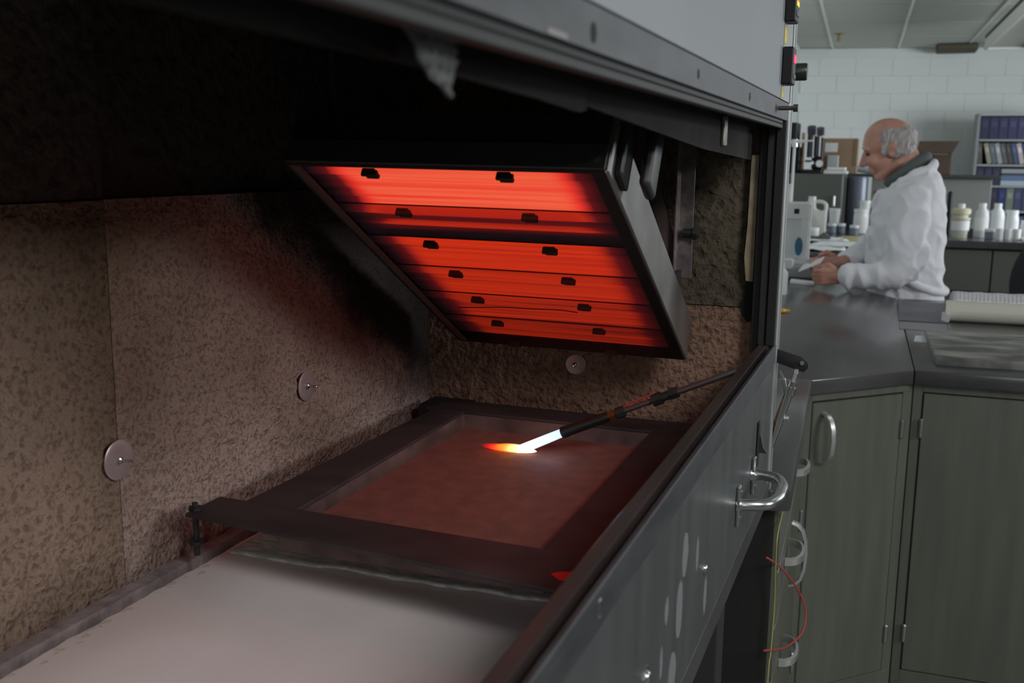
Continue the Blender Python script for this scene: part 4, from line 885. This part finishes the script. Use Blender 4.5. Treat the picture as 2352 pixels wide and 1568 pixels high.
for i, y in enumerate(rows+[]):
    for x in (-.083+.004*0, .068):
        o = bpy.data.objects.new('clip', clm); o.location = (x, y-.001 if i < 6 else HL+.006, .001); link(o, ht)
MB().tube(smoothpath([(-.125, .398, .003), (-.09, .388, .004), (-.05, .378, .005), (-.01, .376, .005), (.03, .372, .005), (.055, .380, .004)]), .0007, 6).build('loose_wire', clip_m, ht)
MB().rod((HW-.012, -.017, -.010), (HW-.012, -.0205, -.010), .0045, n=12).build('screw', castal, ht)
# heater suspension
MB().box(HW+.003, HW+.010, .005, .045, -.085, -.004, .006, seg=3).build('balance_lug', mat('lug_steel', (.05, .048, .046), .5, .4), ht, 'rounded grey lug on the heater side')
MB().box(HW+.020, HW+.032, .035, .075, -.09, -.010, .006, seg=3).build('balance_lug', bpy.data.materials['lug_steel'], ht)
br = thing('hanging_bracket', 'dark angle-iron hanger between heater and end wall', 'bracket', (0, 0, 0))
MB().box(-.294, -.291, 1.40, 1.425, 1.225, 1.72, .0005).box(-.294, -.272, 1.422, 1.425, 1.238, 1.72, .0005).build('angle_iron', soot_steel, br)
b = MB(); b.prism([(-.372, 1.45), (-.348, 1.45), (-.290, 1.275), (-.290, 1.235)], 0, .004, mx=Matrix.Translation((0, 1.418, 0)) @ Matrix.Rotation(R(90), 4, 'X')).build('brace', mat('reddish_brace', (.13, .085, .08), .55, .3), br)
MB().box(-.312, -.285, 1.38, 1.42, 1.233, 1.250).build('foot', black_steel, br)
MB().rod((-.284, 1.415, 1.302), (-.262, 1.415, 1.302), .0065, n=10).rod((-.270, 1.415, 1.302), (-.264, 1.415, 1.302), .010, n=6).build('bolt', black_steel, br)
MB().box(-.63, -.29, 1.00, 1.03, 1.52, 1.545).rod((-.60, 1.01, 1.43), (-.60, 1.01, 1.53), .004).rod((-.31, 1.01, 1.43), (-.31, 1.01, 1.53), .004).rod((-.60, 1.01, 1.53), (-.60, 1.01, 1.72), .004).rod((-.31, 1.01, 1.53), (-.31, 1.01, 1.72), .004).build('cross_bar', black_steel, br)

# ================================================================ PILOT BURNER AND FLAME
tip = Vector((-.4125, 1.281, 1.0345)); end = Vector((-.1845, 1.3012, 1.1365)); ax = (end-tip).normalized(); Lb = (end-tip).length
pb = thing('pilot_burner', 'slim black gas burner reaching over the sill with its flame on the board', 'burner', tuple(tip))
def al(t): return tuple(ax*t)
MB().rod(al(0), al(.072), .0078, n=20, prof=[(.0060, 0), (.0080, .001), (.0080, .010), (.0074, .011), (.0074, .066), (.0055, .072)]).build('nozzle', mat('burner_black', (.02, .02, .018), .45, .5), pb)
MB().rod(al(.070), al(.082), .0062, n=6).build('brass_nut', mat('burner_brass', (.25, .12, .04), .4, .8), pb)
MB().rod(al(.082), al(.094), .0078, n=8).rod(al(.134), al(.147), .0085, n=8).rod(al(.147), al(.158), .0060, n=12).rod(al(.158), al(.170), .0078, n=6).build('coupling', black_steel, pb)
MB().rod(al(.090), al(.136), .0038, n=14).rod(al(.168), al(Lb), .0042, n=14).build('pipe', mat('pipe_steel', (.15, .13, .12), .35, .7), pb)
MB().tube(smoothpath([al(.075), tuple(ax*.10+Vector((0, 0, .007))), tuple(ax*.135+Vector((0, 0, .009)))]), .0013, 6).build('igniter_wire', wire_red, pb)
def flame_mat(name, stops, strength, x0, x1, soft=1.0):
    m = bpy.data.materials.new(name); m.use_nodes = True; n = m.node_tree.nodes; l = m.node_tree.links; n.clear()
    out = n.new('ShaderNodeOutputMaterial'); em = n.new('ShaderNodeEmission'); tr = n.new('ShaderNodeBsdfTransparent'); mx = n.new('ShaderNodeMixShader')
    tc_ = n.new('ShaderNodeTexCoord'); sx_ = n.new('ShaderNodeSeparateXYZ'); l.new(tc_.outputs['Object'], sx_.inputs[0])
    mr = n.new('ShaderNodeMapRange'); mr.inputs['From Min'].default_value = x0; mr.inputs['From Max'].default_value = x1; l.new(sx_.outputs['X'], mr.inputs['Value'])
    cr = n.new('ShaderNodeValToRGB'); e = cr.color_ramp.elements; e[0].position = 0; e[0].color = stops[0][1]; e[1].position = 1; e[1].color = stops[-1][1]
    for p_, c_ in stops[1:-1]: k = e.new(p_); k.color = c_
    l.new(mr.outputs[0], cr.inputs['Fac']); l.new(cr.outputs['Color'], em.inputs['Color']); em.inputs['Strength'].default_value = strength
    lw = n.new('ShaderNodeLayerWeight'); lw.inputs['Blend'].default_value = .5
    m2 = n.new('ShaderNodeMath'); m2.operation = 'SUBTRACT'; m2.inputs[0].default_value = 1; l.new(lw.outputs['Facing'], m2.inputs[1])
    pw = n.new('ShaderNodeMath'); pw.operation = 'POWER'; pw.inputs[1].default_value = soft; l.new(m2.outputs[0], pw.inputs[0])
    m3 = n.new('ShaderNodeMath'); m3.operation = 'MULTIPLY'; l.new(pw.outputs[0], m3.inputs[0]); l.new(cr.outputs['Alpha'], m3.inputs[1])
    l.new(m3.outputs[0], mx.inputs['Fac']); l.new(tr.outputs[0], mx.inputs[1]); l.new(em.outputs[0], mx.inputs[2]); l.new(mx.outputs[0], out.inputs['Surface']); return m
fl = thing('flame', 'blue-white gas jet turning orange where it spreads on the test board', 'flame', tuple(tip))
fm1 = flame_mat('gas_jet', [(0, (1, .95, .9, 1)), (.25, (.75, .84, 1, 1)), (1, (.55, .66, 1, 1))], 1.5, -.06, 0, .5)
hit = Vector((-.470, 1.279, 1.0055))-tip
MB().tube([(0, 0, 0), tuple(hit*.3), tuple(hit*.6), tuple(hit*.85), tuple(hit+Vector((-.006, 0, -.001)))], [.0060, .0064, .0066, .0068, .0050], 16).build('gas_jet', fm1, fl)
fm2 = flame_mat('orange_flame', [(0, (.35, .0, .01, .0)), (.2, (.8, .02, .01, .55)), (.42, (1, .22, .02, .9)), (.62, (1, .75, .3, 1)), (.85, (1, .95, .8, 1)), (1, (1, .15, .02, .6))], 2.2, -.118, -.028, 1.1)
MB().ell((-.077, -.002, -.0295), (.043, .010, .0048), seg=28).ell((-.068, 0, -.0285), (.028, .007, .0055), seg=24).build('spreading_flame', fm2, fl)
def plight(loc, e, c, r):
    l = bpy.data.lights.new('flame_light', 'POINT'); l.energy = e; l.color = c; l.shadow_soft_size = r
    o = bpy.data.objects.new('flame_light', l); o.location = loc; o.parent = fl; COL.objects.link(o)
plight((-.010, -.020, -.006), .018, (.38, .80, 1), .006)
plight((-.075, -.004, -.020), .015, (1, .30, .06), .006)
